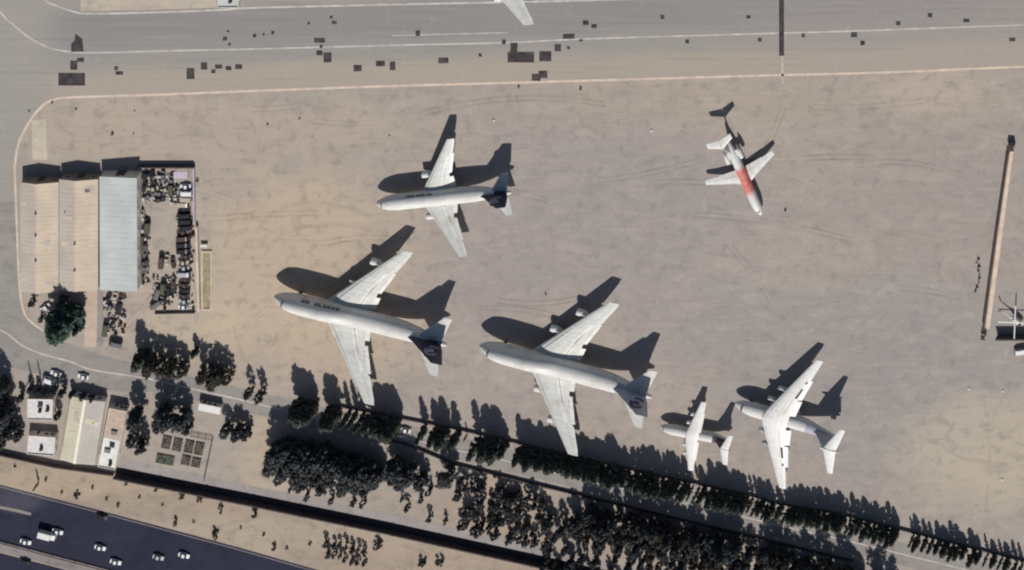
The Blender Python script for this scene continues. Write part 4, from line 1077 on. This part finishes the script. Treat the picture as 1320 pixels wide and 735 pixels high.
def tree_proto(kind, seed):
    k = (kind, seed)
    if k in TP: return TP[k]
    spec = {'row':  (13.0, 2.1, .8, 'column', 50, 46, .50, 'leaf_row', .20),
            'thin': (13.5, 1.15, .8, 'column', 34, 38, .42, 'leaf_row', .16),
            'wood': (11.5, 3.7, 1.6, 'round', 54, 42, .52, 'leaf_wood', .30),
            'palm': (12.0, 4.6, 2.5, 'round', 50, 42, .55, 'leaf_wood', .34),
            'cone': (15.0, 4.6, 1.0, 'cone', 60, 46, .52, 'leaf_con', .34),
            'brown':(11.0, 3.6, 1.5, 'round', 44, 38, .48, 'leaf_brown', .28),
            'sap':  (5.2, 1.35, .5, 'round', 22, 30, .36, 'leaf_wood', .08)}[kind]
    h, r, z0, shp, nc, nl, lf, mt, tr = spec
    cm, cl = crown_mesh(seed*13+1, h, r, z0, shp, nc, nl, lf, M[mt]); tm = trunk_mesh(seed*17+2, h, tr, cl, z0)
    TP[k] = (cm, tm, h); return TP[k]
def tree(kind, px, py, hgt, label, group, name='tree', wide=1.0, seed=None):
    cm, tm, h = tree_proto(kind, seed if seed is not None else R.randrange(4)); x, y = W(px, py)
    t = thing(name, label, 'tree', (x, y, 0), R.uniform(0, 6.28), group); s = hgt/h; t.scale = (s*wide, s*wide, s)
    for nm, me in (('trunk', tm), ('crown', cm)):
        o = bpy.data.objects.new(nm, me); COL.objects.link(o); o.parent = t
    return t

# row along the boundary wall
SEG = {}
def row_tree(px, hgt, kind='row', wide=1.0, seg=''):
    SEG[seg] = SEG.get(seg, 0) + 1; n_ = SEG[seg]
    y = lerp_line(A_LINE, px) + 3.2 + R.uniform(-1.5, 2.0); wide *= R.uniform(.85, 1.35)*(1.35 if px > 980 else 1.12); hgt *= R.uniform(.86, 1.08)
    tree(kind, px, y, hgt, ORD[n_-1] + ' from the left, ' + seg, 'trees along the boundary wall', 'row_tree', wide)
for px, h_, w_ in ((389,14.5,1.25),(398,14.8,1.3),(407,13.5,1.1),(430,13.5,.9),(438,13.0,1.0),(452,11.5,.5),(461,11.5,.5),(470,12.0,.6),(482,12.5,.8),(494,14,1.2),(506,14.5,1.3),(514,13.5,1.1)):
    row_tree(px, h_, 'row', w_, 'dark tree in the wall row below the navy-tailed large jet')
for px, h_, k_, w_ in ((550,13.2,'row',.85),(566,13.0,'row',.95),(577,12.6,'row',1.0),(592,12.6,'row',.9),(603,5.5,'thin',1.0),(620,13.6,'thin',1.15),(634,12.6,'row',1.1),(646,12.4,'row',1.2),(654,11.0,'row',1.0)):
    row_tree(px, h_, k_, w_, 'dark slender tree in the wall row between the two large jets')
px = 676
while px < 812:
    row_tree(px, R.uniform(10.0, 13.4), 'row', R.uniform(.85, 1.3), 'dark tree in the wall row under the middle large jet'); px += R.uniform(5.5, 8.5)
px = 822
while px < 912:
    row_tree(px, R.uniform(10.5, 12.5), R.choice(['row','row','thin']), R.uniform(.75, 1.1), 'dark tree in the wall row under the small jet'); px += R.uniform(5.5, 8)
px = 922
while px < 1000:
    row_tree(px, R.uniform(9.5, 12), R.choice(['row','row','thin']), R.uniform(.8, 1.15), 'dark tree in the row left of the cargo jet wing'); px += R.uniform(5.5, 8)
px = 1008
while px < 1165:
    row_tree(px, R.uniform(9, 11.5), R.choice(['row','row','thin']), R.uniform(.75, 1.05), 'dark tree in the row right of the cargo jet wing'); px += R.uniform(6, 9.5)
px = 1178
while px < 1330:
    row_tree(px, R.uniform(7, 9.8), R.choice(['row','thin','row']), R.uniform(.75, 1.0), 'dark tree in the wall row at the lower right'); px += R.uniform(6.5, 12)

# grove left of the single round tree
GROVE = [(366,572,13),(378,566,12),(386,580,13),(358,588,10),(399,575,13),(374,596,10),(411,583,13),(424,577,13.5),(395,598,11),(437,586,13),(415,602,10),(450,588,12.5),(432,606,10),
         (462,592,13),(452,610,9.5),(474,592,12.5),(484,598,11.5),(468,612,9),(486,612,8.5),(392,617,7),(420,620,7),(446,624,7),(474,625,6.5),(366,608,6.5),(494,604,8)]
GROVE.sort()
for i, (px, py, h_) in enumerate(GROVE):
    tree('wood', px, py, h_*R.uniform(.92, 1.05), '%s dark bushy tree from the left in the dense grove below the left tree row' % ORD[i], 'grove below the left tree row', 'grove_tree', R.uniform(.9, 1.15))
for i, (px, py, h_) in enumerate(((518,592,12.5),(533,600,11),(524,610,9),(548,612,8))):
    tree('wood', px, py, h_, '%s dark tree from the left in the clump between the grove and round tree' % ORD[i], 'small clump right of the grove', 'grove_tree', 1.05)
tree('palm', 582, 603, 9.5, 'single round dark tree standing beside the roadside wall', None, 'round_tree', 1.0, 1)

# young trees in rows
def sapling(px, py, h_, label, grp):
    cm, tm, h = tree_proto('sap', R.randrange(4)); x, y = W(px, py)
    t = thing('sapling', label, 'tree', (x, y, 0), R.uniform(0, 6.28), grp); s = h_/h; t.scale = (s, s, s)
    for nm, me in (('trunk', tm), ('crown', cm)):
        o = bpy.data.objects.new(nm, me); COL.objects.link(o); o.parent = t
for r_ in range(4):
    n_ = 0
    for i in range(12):
        px = 596 + i*9.5 + R.uniform(-2, 2); py = 612 + r_*17 + (px-596)*.235 + R.uniform(-3, 3)
        if R.random() < (.08, .25, .3, .55)[r_]: continue
        n_ += 1; sapling(px, py + 6, R.uniform(4.6, 7.8), '%s young tree from the left in the %s planted row below the roadside wall' % (ORD[n_-1], ORD[r_]), 'young trees planted in rows')
for i, (px, py) in enumerate(sorted(((556,664),(576,668),(566,620),(556,628),(430,640),(411,632),(376,628),(470,645),(458,643),(398,636),(520,640),(528,650),(545,640),(640,684),(660,690),(668,678)))):
    sapling(px, py, R.uniform(3, 5), '%s young tree from the left on bare soil above the perimeter wall' % ORD[i], 'young trees below the grove')
for i in range(14):
    sapling(424 + (i % 7)*8 + R.uniform(-2, 2), 697 + (i//7)*14 + (i % 7)*1.5 + R.uniform(-2, 2), R.uniform(3, 4.4), '%s young tree of the %s row in the cluster on the sandy bank' % (ORD[i % 7], 'upper' if i < 7 else 'lower'), 'young trees on the sandy bank')

# dense wood at the bottom
def in_wood(px, py): return py > 634 + (px-760)*.225 and py < 790
WOOD = []
def wood_lo(px): return 646 + (px-760)*.225 if px < 930 else 684 + (px-930)*.26
for i in range(2600):
    px = R.uniform(702, 1330); py = R.uniform(628, 790)
    lo = wood_lo(px); hi = 726 + (px-700)*.235
    if px < 760: lo = 664
    if py < lo or py > min(hi, 748) or (px > 1230 and py < lo + 10): continue
    dmin = 9.0 if py < lo + 30 else 9.6
    if all((px-a)**2 + (py-b)**2 > dmin**2 for a, b in WOOD): WOOD.append((px, py))
bands = {0: [], 1: [], 2: [], 3: []}
for px, py in WOOD: bands[min(3, int(max(0, py - wood_lo(px))//15))].append((px, py))
for bd, nm in ((0, 'upper edge'), (1, 'second rank'), (2, 'middle'), (3, 'lower part')):
    for i, (px, py) in enumerate(sorted(bands[bd])):
        hh = R.uniform(8.5, 12.5) if bd < 2 else R.uniform(6, 9.5) if bd == 2 else R.uniform(4.5, 7.5)
        if bd >= 1 and R.random() < .16: continue
        if px > 1150: hh *= .8
        tree('wood' if R.random() < .72 else 'brown', px, py, hh, '%s dark tree from the left in the %s of the dense bottom wood' % (ORD[i], nm), 'trees of the dense bottom wood', 'wood_tree', R.uniform(.5, .9))

# trees by the sheds and houses
tree('cone', 90, 403, 16.0, 'big dark green conifer at the south end of the twin sheds', None, 'conifer', 1.75, 1)
tree('cone', 106, 414, 8.5, 'smaller green conifer on the right side of the big conifer', None, 'conifer', .95, 2)
tree('cone', 84, 421, 7.5, 'lower green conifer on the left side of the big conifer', None, 'conifer', .9, 3)
tree('brown', 45, 384, 5.0, 'small dark tree beside the kerb below the western tan shed', None, 'tree', .9, 1)
tree('brown', 56, 407, 3.8, 'small shrubby tree between kerb and big conifer', None, 'tree', .9, 2)
for i, (k_, px, py, h_, w_) in enumerate((('row',188,452,12,1.7),('brown',201,459,9.5,1.0),('brown',214,463,9.5,1.0),('brown',228,464,9.5,1.05),('brown',240,468,8.0,.95),('brown',196,470,7.5,.9))):
    tree(k_, px, py, h_, '%s tree from the left in the dark clump south of the yard' % ORD[i], 'clump of trees south of the yard', 'tree', w_)
tree('row', 255, 449, 6.0, 'small lone dark tree above the two clumps south of the yard', None, 'tree', 1.5, 2)
for i, (k_, px, py, h_, w_) in enumerate((('brown',270,472,9.5,1.05),('brown',284,475,9.5,1.05),('brown',298,476,8.5,.95),('brown',280,484,8.0,1.0))):
    tree(k_, px, py, h_, '%s tree from the left in the dark clump above the service road' % ORD[i], 'clump of trees above the service road', 'tree', w_)
tree('brown', 326, 497, 8.0, 'left of two loose trees right of the roadside clump', None, 'tree', .6, 1)
tree('brown', 341, 501, 8.5, 'right of two loose trees right of the roadside clump', None, 'tree', .65, 2)
for i, (k_, px, py, h_, w_) in enumerate((('wood',183,528,11,.95),('palm',222,524,11.5,1.0),('wood',240,530,10.5,1.0),('wood',212,536,9,.9),('wood',178,556,8.5,.9),('wood',188,566,8.0,.9),('wood',246,545,7.0,.8))):
    tree(k_, px, py, h_, '%s tree in the dark garden group between the pink house and the cabin' % ORD[i], 'garden trees by the pink house', 'garden_tree', w_)
for i, (px, py, h_) in enumerate(((297,546,7.5),(312,549,8.0),(322,552,6.5))):
    tree('wood', px, py, h_, '%s dark tree counted from the left, right of the white cabin' % ORD[i], 'trees right of the cabin', 'garden_tree', .95)
for i, (px, py, h_) in enumerate(((6,490,11),(14,520,12),(3,530,11),(20,545,9),(8,560,8),(0,505,10),(28,556,5.5))):
    tree('wood', px, py, h_, '%s dark tree from the top at the left photo edge by the houses' % ORD[i], 'trees at the left edge', 'garden_tree', 1.0)
tree('thin', 41, 486, 7.0, 'left of two thin cypresses above the white house', None, 'cypress', .6, 1)
tree('thin', 53, 487, 7.5, 'right of two thin cypresses above the white house', None, 'cypress', .6, 2)
for i, (px, py, h_) in enumerate(((42,497,4.5),(52,500,4.5),(62,501,4.5),(74,497,5.5),(84,499,6.0),(96,503,4.5),(110,506,4.5),(122,509,4.5),(78,530,5.0),(30,508,5))):
    tree('wood', px, py, h_, '%s small dark tree in the hedge line above the houses' % ORD[i], 'hedge line above the houses', 'hedge_tree', .8)

# shrubs on the bank and weeds on the dirt
def shrub(px, py, s, label, grp):
    cm, tm, h = tree_proto('sap', R.randrange(4)); x, y = W(px, py)
    o = bpy.data.objects.new('shrub', SHRUB[R.randrange(3)]); COL.objects.link(o); o.location = (x, y, 0); o.scale = (s, s, s); o.rotation_euler = (0, 0, R.uniform(0, 6))
    tag(o, label, 'shrub', grp)
SHRUB = []
for sd in range(3):
    cmx, _ = crown_mesh(90+sd, 1.0, .75, .12, 'round', 9, 16, .22, M['leaf_brown']); 
    # low stems so that the crown stands on the ground
    SHRUB.append(cmx)
SH = -1
for px, py, s in sorted(((201,630,1.1),(235,639,1.4),(258,643,1.5),(285,653,1.3),(328,660,2.2),(226,669,1.3),(278,686,1.8),(353,704,1.7),(162,622,1.3),(100,637,1.6),(153,651,1.0),(138,643,.8),(285,660,.9),(226,676,1.0),(278,692,1.2),
                  (488,700,2.4),(545,722,2.4),(568,722,2.2),(60,618,.9),(120,628,.8),(180,640,.8),(210,650,.7),(310,680,.8),(340,688,.9),(370,706,.8),(250,672,.7),(400,700,1.0),(20,600,.8),(80,634,.7))):
    SH = SH + 1; shrub(px, py, s, '%s dry shrub from the left on the sandy bank' % ORD[SH], 'shrubs on the sandy bank')
tree('thin', 50, 621, 5.5, 'thin dark cypress on the bank below the white houses', None, 'cypress', 1.1, 3)
SH = -1
for px, py, s in sorted(((749,114,1.3),(669,112,1.1),(345,160,.9),(386,153,.8),(172,172,.8),(145,172,1.3),(1013,271,1.2),(502,175,.7),(704,379,.9),(255,232,1.4),(98,140,1.0),(174,143,.7),(38,143,.8),(68,132,1.1),(1297,214,1.0),(430,640,.8))):
    SH = SH + 1; shrub(px, py, s*.6, '%s dark weed clump from the left on the bare earth around the planes' % ORD[SH], 'weed clumps on the apron')
for i in range(9):
    shrub(1263 + R.uniform(-4, 4) - i*.3, 333 + i*5.2, R.uniform(.4, .9), '%s scrub from the top beside the lower half of the long pale wall' % ORD[i], 'scrub by the long pale wall')

# pale marker stones on the apron
for px, py, lab in ((637,155,'small white marker stone above the twin-engine jet'), (840,168,'small white marker stone left of the red and white jet'), (1249,501,'small white marker stone on the right side of the apron, upper left one'), (1293,504,'small white marker stone near the right photo edge'), (1292,618,'small pale marker stone at the lower right of the apron')):
    x, y = W(px, py); mb = MB(); n = 7
    mb.loft([[(k*cos(2*pi*j/n)*R.uniform(.85, 1.15), k*sin(2*pi*j/n)*R.uniform(.85, 1.15), z) for j in range(n)] for k, z in ((.5, 0), (.46, .25), (.22, .4))])
    o = mb.build('marker_stone', M['roof_flat']); o.location = (x, y, 0); tag(o, lab, 'stone', 'marker stones on the apron')
